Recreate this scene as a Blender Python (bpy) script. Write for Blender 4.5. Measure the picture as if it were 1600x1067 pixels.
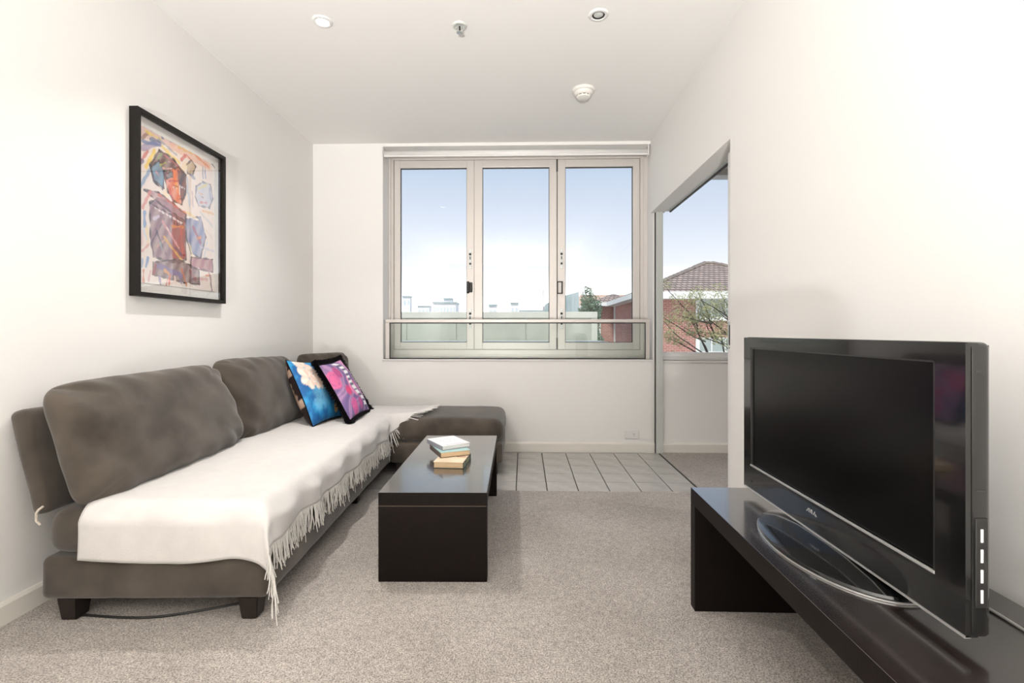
import bpy, bmesh, math, random
import numpy as np
from mathutils import Vector, Matrix, noise

for _o in list(bpy.data.objects):
    bpy.data.objects.remove(_o)
scn = bpy.context.scene
COL = scn.collection
PI = math.pi

# ------------------------------------------------------------------ camera
cam_d = bpy.data.cameras.new('camera'); cam = bpy.data.objects.new('camera', cam_d); COL.objects.link(cam)
cam.location = (0, 0, 1.017); cam.rotation_euler = (PI/2, 0, 0.0242)
cam_d.sensor_width = 36; cam_d.lens = 17.07; cam_d.shift_y = -15.0/1600; cam_d.clip_start = .02; cam_d.clip_end = 600
scn.camera = cam

# ------------------------------------------------------------------ exposure
scn.view_settings.view_transform = 'Standard'; scn.view_settings.look = 'None'
scn.view_settings.gamma = 1; scn.view_settings.use_curve_mapping = False
scn.view_settings.exposure = 0.0

# ------------------------------------------------------------------ sky
world = bpy.data.worlds.new('sky'); scn.world = world; world.use_nodes = True
wn = world.node_tree; wn.nodes.clear()
tc = wn.nodes.new('ShaderNodeTexCoord'); sep = wn.nodes.new('ShaderNodeSeparateXYZ')
wr = wn.nodes.new('ShaderNodeValToRGB'); bg = wn.nodes.new('ShaderNodeBackground'); wo = wn.nodes.new('ShaderNodeOutputWorld')
wn.links.new(tc.outputs['Generated'], sep.inputs[0]); wn.links.new(sep.outputs['Z'], wr.inputs[0])
wn.links.new(wr.outputs[0], bg.inputs[0]); wn.links.new(bg.outputs[0], wo.inputs[0])
cr = wr.color_ramp
SKY = 2.3
def skyc(c): return (c[0]/SKY, c[1]/SKY, c[2]/SKY, 1)
cr.elements[0].position = 0.0; cr.elements[0].color = skyc((2.3, 2.3, 2.3))
cr.elements[1].position = 1.0; cr.elements[1].color = skyc((.30, .42, .70))
for p, c in ((.06, (2.2, 2.2, 2.2)), (.13, (1.0, 1.04, 1.12)), (.217, (.78, .85, .99)), (.306, (.62, .73, .90)), (.36, (.54, .66, .86))):
    e = cr.elements.new(p); e.color = skyc(c)
bg.inputs[1].default_value = SKY

# ------------------------------------------------------------------ sun, behind the viewer, lights the houses outside
sd = bpy.data.lights.new('sun', 'SUN'); sun = bpy.data.objects.new('sun', sd); COL.objects.link(sun)
sd.energy = 3.2; sd.angle = math.radians(12); sd.color = (1, .95, .88)
sun.rotation_euler = (math.radians(38), 0, math.radians(-22))

# ------------------------------------------------------------------ fill lamp added low behind the camera, standing in for bounced flash
fd = bpy.data.lights.new('flash_fill', 'AREA'); fl = bpy.data.objects.new('flash_fill', fd); COL.objects.link(fl)
fd.shape = 'DISK'; fd.size = .3; fd.energy = 158; fd.spread = math.radians(98); fd.color = (1, .985, .965)
fl.location = (-.35, -3.0, .20); fl.rotation_euler = (math.radians(180-42), 0, 0)

# =================================================================== helpers
def s2l(c):
    return tuple(((v/255.)/12.92 if v/255. <= .04045 else ((v/255.+.055)/1.055)**2.4) for v in c)

def new_mat(name):
    m = bpy.data.materials.new(name); m.use_nodes = True
    nt = m.node_tree
    return m, nt, nt.nodes['Principled BSDF']

def mat(name, color, rough=.5, *, metal=0., bump=0., bscale=60., var=0., vscale=8., spec=.5, coat=0., sheen=0., stretch=None, emis=None, estr=0., coat_ior=1.5):
    m, nt, b = new_mat(name)
    b.inputs['Base Color'].default_value = (*color, 1); b.inputs['Roughness'].default_value = rough
    b.inputs['Metallic'].default_value = metal; b.inputs['Specular IOR Level'].default_value = spec
    b.inputs['Coat Weight'].default_value = coat; b.inputs['Coat Roughness'].default_value = .05 if coat_ior < 1.6 else .12; b.inputs['Coat IOR'].default_value = coat_ior
    b.inputs['Sheen Weight'].default_value = sheen
    if emis:
        b.inputs['Emission Color'].default_value = (*emis, 1); b.inputs['Emission Strength'].default_value = estr
    if bump or var:
        t = nt.nodes.new('ShaderNodeTexCoord'); mp = nt.nodes.new('ShaderNodeMapping')
        nt.links.new(t.outputs['Object'], mp.inputs[0])
        if stretch: mp.inputs['Scale'].default_value = stretch
    if var:
        n = nt.nodes.new('ShaderNodeTexNoise'); n.inputs['Scale'].default_value = vscale; n.inputs['Detail'].default_value = 4
        nt.links.new(mp.outputs[0], n.inputs['Vector'])
        r = nt.nodes.new('ShaderNodeValToRGB'); nt.links.new(n.outputs['Fac'], r.inputs[0])
        r.color_ramp.elements[0].position = .3; r.color_ramp.elements[1].position = .7
        r.color_ramp.elements[0].color = (*[max(0, c*(1-var)) for c in color], 1)
        r.color_ramp.elements[1].color = (*[min(1, c*(1+var)) for c in color], 1)
        nt.links.new(r.outputs[0], b.inputs['Base Color'])
    if bump:
        n2 = nt.nodes.new('ShaderNodeTexNoise'); n2.inputs['Scale'].default_value = bscale; n2.inputs['Detail'].default_value = 3
        nt.links.new(mp.outputs[0], n2.inputs['Vector'])
        bp = nt.nodes.new('ShaderNodeBump'); bp.inputs['Strength'].default_value = bump; bp.inputs['Distance'].default_value = .01
        nt.links.new(n2.outputs['Fac'], bp.inputs['Height']); nt.links.new(bp.outputs[0], b.inputs['Normal'])
    return m

def vcol_mat(name, rough=.6, bump=0., bscale=400., spec=.4):
    m, nt, b = new_mat(name)
    a = nt.nodes.new('ShaderNodeVertexColor'); a.layer_name = 'Col'
    nt.links.new(a.outputs[0], b.inputs['Base Color']); b.inputs['Roughness'].default_value = rough
    b.inputs['Specular IOR Level'].default_value = spec
    if bump:
        t = nt.nodes.new('ShaderNodeTexCoord'); n2 = nt.nodes.new('ShaderNodeTexNoise'); n2.inputs['Scale'].default_value = bscale
        nt.links.new(t.outputs['Object'], n2.inputs['Vector'])
        bp = nt.nodes.new('ShaderNodeBump'); bp.inputs['Strength'].default_value = bump; bp.inputs['Distance'].default_value = .004
        nt.links.new(n2.outputs['Fac'], bp.inputs['Height']); nt.links.new(bp.outputs[0], b.inputs['Normal'])
    return m

def glass_mat(name, tint=(1, 1, 1), f0=.04, rough=0., gain=1.):
    m = bpy.data.materials.new(name); m.use_nodes = True; nt = m.node_tree; nt.nodes.clear()
    o = nt.nodes.new('ShaderNodeOutputMaterial'); mx = nt.nodes.new('ShaderNodeMixShader')
    tr = nt.nodes.new('ShaderNodeBsdfTransparent'); gl = nt.nodes.new('ShaderNodeBsdfGlossy'); lw = nt.nodes.new('ShaderNodeLayerWeight')
    tr.inputs[0].default_value = (*tint, 1); gl.inputs['Roughness'].default_value = rough; lw.inputs['Blend'].default_value = .5
    pw5 = nt.nodes.new('ShaderNodeMath'); pw5.operation = 'POWER'; pw5.inputs[1].default_value = 5.
    ma = nt.nodes.new('ShaderNodeMath'); ma.operation = 'MULTIPLY_ADD'; ma.inputs[1].default_value = gain*(1-f0); ma.inputs[2].default_value = gain*f0; ma.use_clamp = True
    nt.links.new(lw.outputs['Facing'], pw5.inputs[0]); nt.links.new(pw5.outputs[0], ma.inputs[0])
    nt.links.new(ma.outputs[0], mx.inputs[0]); nt.links.new(tr.outputs[0], mx.inputs[1]); nt.links.new(gl.outputs[0], mx.inputs[2])
    nt.links.new(mx.outputs[0], o.inputs[0])
    return m

class MB:
    """collects shapes in one bmesh"""
    def __init__(s): s.bm = bmesh.new(); s.smooth = False
    def _xf(s, vs, M):
        if M is not None:
            for v in vs: v.co = M @ v.co
    def box(s, x0, x1, y0, y1, z0, z1, bev=0., seg=2, M=None):
        r = bmesh.ops.create_cube(s.bm, size=1.0); vs = r['verts']
        for v in vs:
            v.co = Vector(((x0+x1)/2+v.co.x*(x1-x0), (y0+y1)/2+v.co.y*(y1-y0), (z0+z1)/2+v.co.z*(z1-z0)))
        if bev > 0:
            ed = list({e for v in vs for e in v.link_edges})
            q = bmesh.ops.bevel(s.bm, geom=ed, offset=bev, segments=seg, profile=.5, affect='EDGES')
            vs = list({v for f in q['faces'] for v in f.verts} | {v for v in vs if v.is_valid})
        s._xf(vs, M); return s
    def poly(s, pts, ext=None):
        vs = [s.bm.verts.new(Vector(p)) for p in pts]
        f = s.bm.faces.new(vs)
        if ext is not None:
            r = bmesh.ops.extrude_face_region(s.bm, geom=[f])
            for v in r['geom']:
                if isinstance(v, bmesh.types.BMVert): v.co += Vector(ext)
        return s
    def prism(s, pts, ext): return s.poly(pts, ext)
    def lathe(s, prof, n=32, M=None, sx=1., sy=1.):
        rings = []; allv = []
        for (r, z) in prof:
            if r < 1e-6: ring = [s.bm.verts.new((0, 0, z))]
            else: ring = [s.bm.verts.new((r*sx*math.cos(2*PI*i/n), r*sy*math.sin(2*PI*i/n), z)) for i in range(n)]
            rings.append(ring); allv += ring
        for a, b in zip(rings[:-1], rings[1:]):
            for i in range(n):
                j = (i+1) % n
                if len(a) == 1 and len(b) == 1: continue
                if len(a) == 1: s.bm.faces.new((a[0], b[i], b[j]))
                elif len(b) == 1: s.bm.faces.new((a[i], a[j], b[0]))
                else: s.bm.faces.new((a[i], a[j], b[j], b[i]))
        s._xf(allv, M); return s
    def tube(s, pts, r, n=8, r2=None, caps=True):
        pts = [Vector(p) for p in pts]; rings = []; N = len(pts)
        up = Vector((0, 0, 1))
        for i, p in enumerate(pts):
            d = (pts[min(i+1, N-1)]-pts[max(i-1, 0)])
            d = d.normalized() if d.length > 1e-9 else Vector((0, 0, 1))
            a = d.cross(up)
            if a.length < 1e-3: a = d.cross(Vector((1, 0, 0)))
            a.normalize(); b = d.cross(a)
            rr = r if r2 is None else r+(r2-r)*i/max(1, N-1)
            rings.append([s.bm.verts.new(p+a*rr*math.cos(2*PI*k/n)+b*rr*math.sin(2*PI*k/n)) for k in range(n)])
        for A, B in zip(rings[:-1], rings[1:]):
            for k in range(n): s.bm.faces.new((A[k], A[(k+1) % n], B[(k+1) % n], B[k]))
        if caps and n > 2:
            s.bm.faces.new(rings[0]); s.bm.faces.new(rings[-1][::-1])
        return s
    def cyl(s, c, r, h, axis='Z', n=24):
        c = Vector(c); d = {'X': Vector((h/2, 0, 0)), 'Y': Vector((0, h/2, 0)), 'Z': Vector((0, 0, h/2))}[axis]
        return s.tube([c-d, c+d], r, n)
    def build(s, name, m, parent=None, smooth=False, loc=None, uv=True):
        bmesh.ops.recalc_face_normals(s.bm, faces=s.bm.faces[:])
        if uv:
            L = s.bm.loops.layers.uv.new('UV')
            for f in s.bm.faces:
                n = f.normal; ax = max(range(3), key=lambda i: abs(n[i]))
                for l in f.loops:
                    c = l.vert.co
                    l[L].uv = (c.y, c.z) if ax == 0 else ((c.x, c.z) if ax == 1 else (c.x, c.y))
        me = bpy.data.meshes.new(name); s.bm.to_mesh(me); s.bm.free()
        me.materials.append(m)
        if smooth:
            for p in me.polygons: p.use_smooth = True
        o = bpy.data.objects.new(name, me); COL.objects.link(o)
        if parent: o.parent = parent
        if loc: o.location = loc
        return o

def mesh_obj(name, verts, faces, m, parent=None, smooth=True, cols=None):
    me = bpy.data.meshes.new(name); me.from_pydata([tuple(v) for v in verts], [], faces); me.update()
    bm = bmesh.new(); bm.from_mesh(me); bmesh.ops.recalc_face_normals(bm, faces=bm.faces[:]); bm.to_mesh(me); bm.free()
    me.materials.append(m)
    if smooth: me.polygons.foreach_set('use_smooth', [True]*len(me.polygons))
    if cols is not None:
        a = me.color_attributes.new('Col', 'FLOAT_COLOR', 'POINT')
        arr = np.ones((len(verts), 4), np.float32); arr[:, :3] = cols; a.data.foreach_set('color', arr.ravel())
    o = bpy.data.objects.new(name, me); COL.objects.link(o)
    if parent: o.parent = parent
    return o

def smooth_by_angle(o, ang=40):
    me = o.data
    for p in me.polygons: p.use_smooth = True
    bm = bmesh.new(); bm.from_mesh(me)
    for e in bm.edges:
        if len(e.link_faces) == 2 and e.calc_face_angle(0) > math.radians(ang): e.smooth = False
    bm.to_mesh(me); bm.free(); return o

def tag(o, label, cat, group=None, kind=None):
    o['label'] = label; o['category'] = cat
    if group: o['group'] = group
    if kind: o['kind'] = kind
    return o
def thing(name, label, cat, loc=(0, 0, 0), rz=0, group=None, kind=None):
    o = bpy.data.objects.new(name, None); COL.objects.link(o); o.empty_display_size = .1
    o.location = loc; o.rotation_euler = (0, 0, rz)
    return tag(o, label, cat, group, kind)

def rounded_box(name, hx, hy, hz, r, m, parent, loc=(0, 0, 0), puff=0., nse=0., nsc=4., seg=.06, crown=0.):
    """soft upholstered block: rounded edges, slightly swollen faces"""
    def ax(h):
        k = 4
        a = [-h + r*(1-math.cos(PI/2*i/k)) for i in range(k+1)]
        n = max(2, int((2*h-2*r)/seg))
        mid = [-h+r+(2*h-2*r)*i/n for i in range(1, n)]
        return a+mid+[-v for v in reversed(a)]
    A = [ax(hx), ax(hy), ax(hz)]; H = (hx, hy, hz)
    verts, faces, idx = [], [], {}
    def vid(p):
        k = tuple(round(c, 5) for c in p)
        if k not in idx:
            inn = Vector([max(-(H[i]-r), min(H[i]-r, p[i])) for i in range(3)])
            d = Vector(p)-inn
            q = inn + d.normalized()*r if d.length > 1e-9 else Vector(p)
            nrm = d.normalized() if d.length > 1e-9 else Vector((0, 0, 0))
            w = [max(0, 1-(q[i]/H[i])**2) for i in range(3)]
            for i in range(3):
                j, k2 = (i+1) % 3, (i+2) % 3
                q[i] += (puff*w[j]*w[k2])*(q[i]/H[i])
            if crown and q[2] > 0: q[2] += crown*w[0]*min(1, w[1]*3)
            if nse:
                wp = q+Vector(loc)
                q += nrm*nse*(noise.noise(wp*nsc)+.5*noise.noise(wp*nsc*2.7))
            idx[k] = len(verts); verts.append(q+Vector(loc))
        return idx[k]
    for a in range(3):
        b, c = (a+1) % 3, (a+2) % 3
        for sgn in (-1, 1):
            for i in range(len(A[b])-1):
                for j in range(len(A[c])-1):
                    q = []
                    for (u, v) in ((i, j), (i+1, j), (i+1, j+1), (i, j+1)):
                        p = [0, 0, 0]; p[a] = sgn*H[a]; p[b] = A[b][u]; p[c] = A[c][v]; q.append(vid(p))
                    q = list(dict.fromkeys(q))
                    if len(q) > 2: faces.append(q if sgn > 0 else q[::-1])
    return mesh_obj(name, verts, faces, m, parent)

def pillow_pts(BL, BR, TR, TL, T, N, side, p=2.6, q=.55, pinch=.04, wr=0., wsc=6., seed=0., rnd=0):
    BL, BR, TR, TL = map(Vector, (BL, BR, TR, TL))
    nrm = (BR-BL).cross(TL-BL).normalized()
    out, uv = [], []
    for j in range(N+1):
        for i in range(N+1):
            # denser sampling towards the edges
            u = .5-.5*math.cos(PI*i/N); v = .5-.5*math.cos(PI*j/N)
            a, b = 2*u-1, 2*v-1
            k = 1.
            if rnd:                      # rounded corners
                mx = max(abs(a), abs(b)); k = mx/((abs(a)**rnd+abs(b)**rnd)**(1./rnd)+1e-9) if mx > 1e-6 else 1.
            pu = .5+.5*a*k*(1-pinch*(1-b*b)); pv = .5+.5*b*k*(1-pinch*(1-a*a))
            P = BL*(1-pu)*(1-pv)+BR*pu*(1-pv)+TR*pu*pv+TL*(1-pu)*pv
            w = max(0, (1-abs(a)**p)*(1-abs(b)**p))
            t = T*w**q
            if wr:
                s = Vector((u*wsc+seed, v*wsc*.8, side*3+seed))
                edge = min(1, w*4)
                t += edge*wr*(noise.noise(s)+.6*noise.noise(s*2.3))
                # tension folds running in from the corners and edges
                t += wr*.6*(1-w)*math.sin((u+v*.4)*38+seed)*min(1, w*8)
            out.append(P+nrm*t*side); uv.append((u, v))
    return out, uv
def grid_faces(N, M=None):
    M = M or N
    return [(j*(N+1)+i, j*(N+1)+i+1, (j+1)*(N+1)+i+1, (j+1)*(N+1)+i) for j in range(M) for i in range(N)]

# =================================================================== materials
M = {}
M['wall'] = mat('wall_paint', (.86, .843, .817), .85, bump=.04, bscale=180, spec=.2)
M['ceiling'] = mat('ceiling_paint', (.87, .853, .828), .9, bump=.03, bscale=150, spec=.2)
M['trim'] = mat('gloss_trim_paint', (.80, .765, .70), .4, spec=.4)
M['reveal'] = mat('white_enamel', (.83, .81, .79), .4, spec=.4)
M['alu'] = mat('satin_aluminium', (.70, .655, .615), .38, metal=.25, spec=.5)
M['alu_grey'] = mat('anodised_channel', (.66, .68, .65), .35, metal=.2)
M['chrome'] = mat('chrome', (.75, .75, .75), .18, metal=1.)
M['blackmetal'] = mat('black_hardware', (.015, .014, .013), .4)
M['white_plastic'] = mat('white_plastic', (.80, .79, .77), .35)
M['cream_plastic'] = mat('cream_plastic', (.80, .77, .72), .4)
M['dark_gap'] = mat('dark_gap', (.03, .028, .026), .6)
M['glass'] = glass_mat('window_glass', (.99, .997, .997), .03)
M['bal_glass'] = glass_mat('toughened_glass', (.965, .988, .978), .04)
M['pic_glass'] = glass_mat('picture_glass', (.99, .99, .99), .045, gain=1.6)
M['grout'] = mat('grout', (.045, .042, .040), .9)
M['tile'] = mat('grey_floor_tile', (.43, .412, .39), .2, spec=.8, bump=.05, bscale=120, var=.10, vscale=9)
M['velvet'] = mat('charcoal_velvet', (.077, .063, .050), .85, bump=.10, bscale=420, var=.34, vscale=6, spec=.12, sheen=.30)
M['darkwood'] = mat('dark_leg_wood', (.014, .009, .007), .4)
M['wenge'] = mat('wenge_veneer', (.016, .0105, .009), .22, coat=1., coat_ior=1.7, bump=.02, bscale=55, var=.35, vscale=22, stretch=(14, 1, 14), spec=1.)
M['wenge_end'] = mat('wenge_veneer_upright', (.0075, .0046, .0036), .5, bump=.06, bscale=55, var=.30, vscale=22, stretch=(14, 14, 1), spec=.15)
M['throw'] = mat('white_wool_throw', (.66, .632, .61), .95, bump=.25, bscale=520, var=.03, vscale=20, spec=.1, sheen=.3)
M['fringe'] = mat('white_yarn', (.76, .73, .69), .95, spec=.1, sheen=.2)
M['blackgloss'] = mat('black_gloss_plastic', (.006, .006, .006), .12, spec=.5, coat=.6)
M['blacksatin'] = mat('black_satin_plastic', (.018, .017, .016), .38)
M['screen'] = mat('lcd_panel', (.0025, .0023, .0022), .22, spec=.22)
M['silver'] = mat('silver_trim', (.70, .69, .67), .3, metal=.7)
M['frame'] = mat('black_stained_timber', (.011, .009, .0075), .45, spec=.2, var=.3, vscale=30, stretch=(8, 8, 1))
M['mount'] = mat('cream_mount_board', (.84, .81, .77), .9)
M['art'] = vcol_mat('painted_paper', .8)
M['lampglow'] = mat('lit_lamp_face', (1, 1, 1), .5, emis=(1, .96, .90), estr=7)
M['yarn_black'] = mat('black_yarn', (.008, .007, .008), .95, spec=.1)
M['cable'] = mat('black_cable', (.012, .011, .010), .4)
M['greycable'] = mat('grey_cable', (.32, .31, .30), .4)
M['strap'] = mat('cream_cord', (.62, .56, .48), .9)

def carpet_material():
    m, nt, b = new_mat('loop_pile_carpet')
    t = nt.nodes.new('ShaderNodeTexCoord')
    def nz(sc, det=3):
        n = nt.nodes.new('ShaderNodeTexNoise'); n.inputs['Scale'].default_value = sc; n.inputs['Detail'].default_value = det
        nt.links.new(t.outputs['Object'], n.inputs['Vector']); return n
    fine, mid, big = nz(210, 2), nz(45, 3), nz(2.2, 4)
    def ramp(n, a, b_, c0, c1):
        r = nt.nodes.new('ShaderNodeValToRGB'); r.color_ramp.elements[0].position = a; r.color_ramp.elements[1].position = b_
        r.color_ramp.elements[0].color = (*c0, 1); r.color_ramp.elements[1].color = (*c1, 1); nt.links.new(n.outputs['Fac'], r.inputs[0]); return r
    r1 = ramp(fine, .34, .66, (.20, .178, .160), (.55, .50, .455))
    r2 = ramp(mid, .3, .7, (.86, .86, .86), (1.12, 1.12, 1.12)); r3 = ramp(big, .35, .65, (.90, .89, .88), (1.08, 1.08, 1.08))
    def mul(a, b_):
        x = nt.nodes.new('ShaderNodeMix'); x.data_type = 'RGBA'; x.blend_type = 'MULTIPLY'; x.inputs['Factor'].default_value = 1
        nt.links.new(a, x.inputs['A']); nt.links.new(b_, x.inputs['B']); return x.outputs['Result']
    nt.links.new(mul(mul(r1.outputs[0], r2.outputs[0]), r3.outputs[0]), b.inputs['Base Color'])
    b.inputs['Roughness'].default_value = .95; b.inputs['Specular IOR Level'].default_value = .1; b.inputs['Sheen Weight'].default_value = .15
    bp = nt.nodes.new('ShaderNodeBump'); bp.inputs['Strength'].default_value = .6; bp.inputs['Distance'].default_value = .006
    nt.links.new(fine.outputs['Fac'], bp.inputs['Height']); nt.links.new(bp.outputs[0], b.inputs['Normal'])
    return m
M['carpet'] = carpet_material()

def brick_material(name, c1, c2, mortar, w, h, rough=.9, msize=.012, bump=.3):
    m, nt, b = new_mat(name)
    t = nt.nodes.new('ShaderNodeTexCoord'); br = nt.nodes.new('ShaderNodeTexBrick')
    nt.links.new(t.outputs['UV'], br.inputs['Vector'])
    br.inputs['Color1'].default_value = (*c1, 1); br.inputs['Color2'].default_value = (*c2, 1); br.inputs['Mortar'].default_value = (*mortar, 1)
    br.inputs['Scale'].default_value = 1; br.inputs['Brick Width'].default_value = w; br.inputs['Row Height'].default_value = h
    br.inputs['Mortar Size'].default_value = msize; br.inputs['Bias'].default_value = 0
    nt.links.new(br.outputs['Color'], b.inputs['Base Color']); b.inputs['Roughness'].default_value = rough
    bp = nt.nodes.new('ShaderNodeBump'); bp.inputs['Strength'].default_value = bump; bp.inputs['Distance'].default_value = .01; bp.invert = True
    nt.links.new(br.outputs['Fac'], bp.inputs['Height']); nt.links.new(bp.outputs[0], b.inputs['Normal'])
    return m

# =================================================================== room shell
XL, XR, B, H = -1.807, 1.068, 4.12, 2.626
YR = -3.2            # rear wall, behind the camera
XA = 4.2             # far side of the adjoining room
BO = 4.46            # outer face of the window wall
WT = .147            # thickness of the partition
HD = 2.018           # door head height
SILL = .785; WX0, WX1, WTOP = -1.21, 1.088, 2.60
W2X0, W2X1, W2TOP = 1.165, 3.6, 2.40

# floor: slab > carpet, grout bed, tiles
mb = MB(); mb.box(XL-.2, XA+.2, YR-.2, BO, -.25, -.012)
floor = mb.build('floor', M['grout']); tag(floor, 'floor of grey carpet with a strip of grey tiles under the window', 'floor', kind='structure')
TY0, TX0, TP, TXE = 3.099, -.0494, .2, 1.128
mb = MB(); mb.box(XL, TXE, YR, TY0, -.012, .004)
mb.build('carpet', M['carpet'], floor)['label'] = 'grey brown loop pile carpet of the living area'
mb = MB(); mb.box(TXE, XA, YR, B, -.012, .004)
mb.build('carpet', M['carpet'], floor)['label'] = 'grey carpet beyond the sliding door opening'
g = .003
mb = MB(); mb.box(g, TP-g, g, TP-g, -.012, .0005, bev=.0012, seg=1)
t0 = mb.build('tile', M['tile'], floor); t0.location = (TX0, TY0, 0)
for r in range(5):
    for k in range(-8, 5):
        if (r, k) == (0, 0): continue
        c = t0.copy(); COL.objects.link(c); c.parent = floor; c.location = (TX0+TP*k, TY0+TP*r, 0)
mb = MB(); mb.box(g, TXE-.9506-.003, g, TP-g, -.012, .0005, bev=.0012, seg=1)
t1 = mb.build('tile', M['tile'], floor); t1.location = (TX0+1.0, TY0, 0)
for r in range(1, 5):
    c = t1.copy(); COL.objects.link(c); c.parent = floor; c.location = (TX0+1.0, TY0+TP*r, 0)
mb = MB(); mb.box(TXE-.004, TXE+.004, TY0, B, -.012, .006); mb.build('edge_strip', M['dark_gap'], floor)

mb = MB(); mb.box(XL-.2, XA+.2, YR-.2, BO, H, H+.25)
tag(mb.build('ceiling', M['ceiling']), 'smooth white painted ceiling', 'ceiling', kind='structure')
mb = MB(); mb.box(XL-.2, XL, YR-.2, BO, -.01, H)
tag(mb.build('wall_left', M['wall']), 'white painted wall behind the sofa', 'wall', kind='structure')
mb = MB(); mb.box(XL, XA, YR-.2, YR, -.01, H)
tag(mb.build('wall_rear', M['wall']), 'white painted wall behind the viewer', 'wall', kind='structure')
mb = MB()
mb.box(XL, WX0, B, BO, -.01, H); mb.box(WX0, WX1, B, BO, -.01, SILL); mb.box(WX0, WX1, B, BO, WTOP, H)
mb.box(WX1, W2X0, B, BO, -.01, H)
mb.box(W2X0, W2X1, B, BO, -.01, .775); mb.box(W2X0, W2X1, B, BO, W2TOP, H); mb.box(W2X1, XA+.2, B, BO, -.01, H)
tag(mb.build('wall_back', M['wall']), 'white painted wall holding the windows', 'wall', kind='structure')
mb = MB()
JY = 2.54
mb.box(XR, XR+.050, YR, JY, -.01, H)                     # skin facing the living room
mb.box(XR+.115, XR+WT, YR, JY, -.01, H)                  # skin facing the next room
mb.box(XR+.050, XR+.115, YR, 1.78, -.01, H)
mb.box(XR, XR+.112, JY, B, HD, H); mb.box(XR+.112, XR+WT, JY, B, HD+.02, H)
tag(mb.build('wall_right', M['wall']), 'white painted wall behind the television with a wide door opening', 'wall', kind='structure')
mb = MB(); mb.box(XA, XA+.2, YR, BO, -.01, H)
tag(mb.build('wall_adjoining', M['wall']), 'white painted far wall of the adjoining room', 'wall', kind='structure')

def base_prof(mb, a, b, nrm, h=.083, d=.014):
    a, b = Vector(a), Vector(b); n = Vector(nrm)*d; Z = Vector((0, 0, 1))
    pts = [a, a+n, a+n+Z*(h-.012), a+n*.55+Z*h, a+Z*h]
    mb.prism(pts, b-a)
for nm, a, b, n, lab in (('baseboard_left', (XL, YR, 0), (XL, B, 0), (1, 0, 0), 'cream baseboard along the wall behind the sofa'),
                    ('baseboard_back', (XL, B, 0), (WX1+.012, B, 0), (0, -1, 0), 'cream baseboard under the big window'),
                    ('baseboard_right', (XR, YR, 0), (XR, JY, 0), (-1, 0, 0), 'cream baseboard behind the television bench'),
                    ('baseboard_adjoining', (W2X0+.004, B, 0), (XA, B, 0), (0, -1, 0), 'cream baseboard seen beyond the door opening')):
    mb = MB(); base_prof(mb, a, b, n); tag(mb.build(nm, M['trim']), lab, 'baseboard', kind='structure')

# aluminium channel the sliding door closes into
tr = thing('trim_1', 'pale aluminium door channel standing floor to head between the two windows', 'door channel', (1.105, B, 0), kind='structure')
mb = MB(); mb.box(0, .056, -.045, 0, .002, HD, bev=.002); mb.build('channel', M['alu_grey'], tr)
mb = MB(); mb.box(-.004, .002, -.03, 0, .002, HD); mb.build('shadow_gap', M['dark_gap'], tr)
tr = thing('trim_2', 'grey sliding door track with black brush strip under the door head', 'door track', (XR+.112, 2.75, HD), kind='structure')
mb = MB(); mb.box(0, .030, 0, B-2.75-.06, -.002, .018); mb.build('track', M['alu_grey'], tr)
mb = MB(); mb.box(.026, .037, .0, B-2.75-.07, -.012, .012); mb.build('brush_strip', M['blackmetal'], tr)

# sliding door, pushed into its pocket
dr = thing('door_1', 'white sliding door pushed back into the wall pocket', 'sliding door', (XR+.062, 1.80, 0), kind='structure')
mb = MB(); mb.box(0, .040, 0, .918, .012, HD-.012, bev=.002); mb.build('panel', M['reveal'], dr)
lk = MB().box(-.002, .002, .872, .914, .925, 1.075, bev=.001).build('lock_plate', M['chrome'], dr)
MB().box(-.0035, -.0015, .880, .896, .945, 1.055).build('finger_pull', M['dark_gap'], lk)
MB().cyl((-.003, .905, .95), .004, .003, 'X', 12).build('screw', M['alu_grey'], lk)

# ------------------------------------------------------------------ window_1: three bifold sashes
w1 = thing('window_1', 'large three panel aluminium bifold window above the long seat', 'window', (0, 4.32, 0), kind='structure')
FB, FT = .798, 2.586
mb = MB()
mb.box(WX0, -1.165, 0, .075, SILL, WTOP, bev=.002); mb.box(1.030, WX1, 0, .075, SILL, WTOP, bev=.002)
mb.box(-1.165, 1.030, 0, .075, SILL, .858, bev=.002); mb.box(-1.165, 1.030, 0, .075, 2.554, WTOP, bev=.002)
mb.box(WX0, -1.188, -.02, 0, SILL, WTOP, bev=.002); mb.box(1.058, WX1, -.02, 0, SILL, WTOP, bev=.002)
mb.box(-1.188, 1.058, -.02, 0, SILL, .815, bev=.002); mb.box(-1.188, 1.058, -.02, 0, 2.575, WTOP, bev=.002)
mb.build('outer_frame', M['alu'], w1)
sashes = ((-1.162, -.4435, -1.107, -.510), (-.4425, .2945, -.369, .228), (.299, 1.028, .369, .968))
for i, (a, b, ga, gb) in enumerate(sashes):
    mb = MB()
    mb.box(a, ga, .008, .062, .861, 2.552, bev=.003); mb.box(gb, b, .008, .062, .861, 2.552, bev=.003)
    mb.box(ga-.001, gb+.001, .008, .062, .861, .923, bev=.003); mb.box(ga-.001, gb+.001, .008, .062, 2.486, 2.552, bev=.003)
    s = mb.build('sash', M['alu'], w1)
    mb = MB()
    for (x0, x1, z0, z1) in ((ga, ga+.004, .923, 2.486), (gb-.004, gb, .923, 2.486), (ga, gb, .923, .927), (ga, gb, 2.482, 2.486)):
        mb.box(x0, x1, .026, .044, z0, z1)
    mb.build('gasket', M['dark_gap'], s)
    MB().box(ga, gb, .032, .038, .923, 2.486).build('pane', M['glass'], s)
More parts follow.
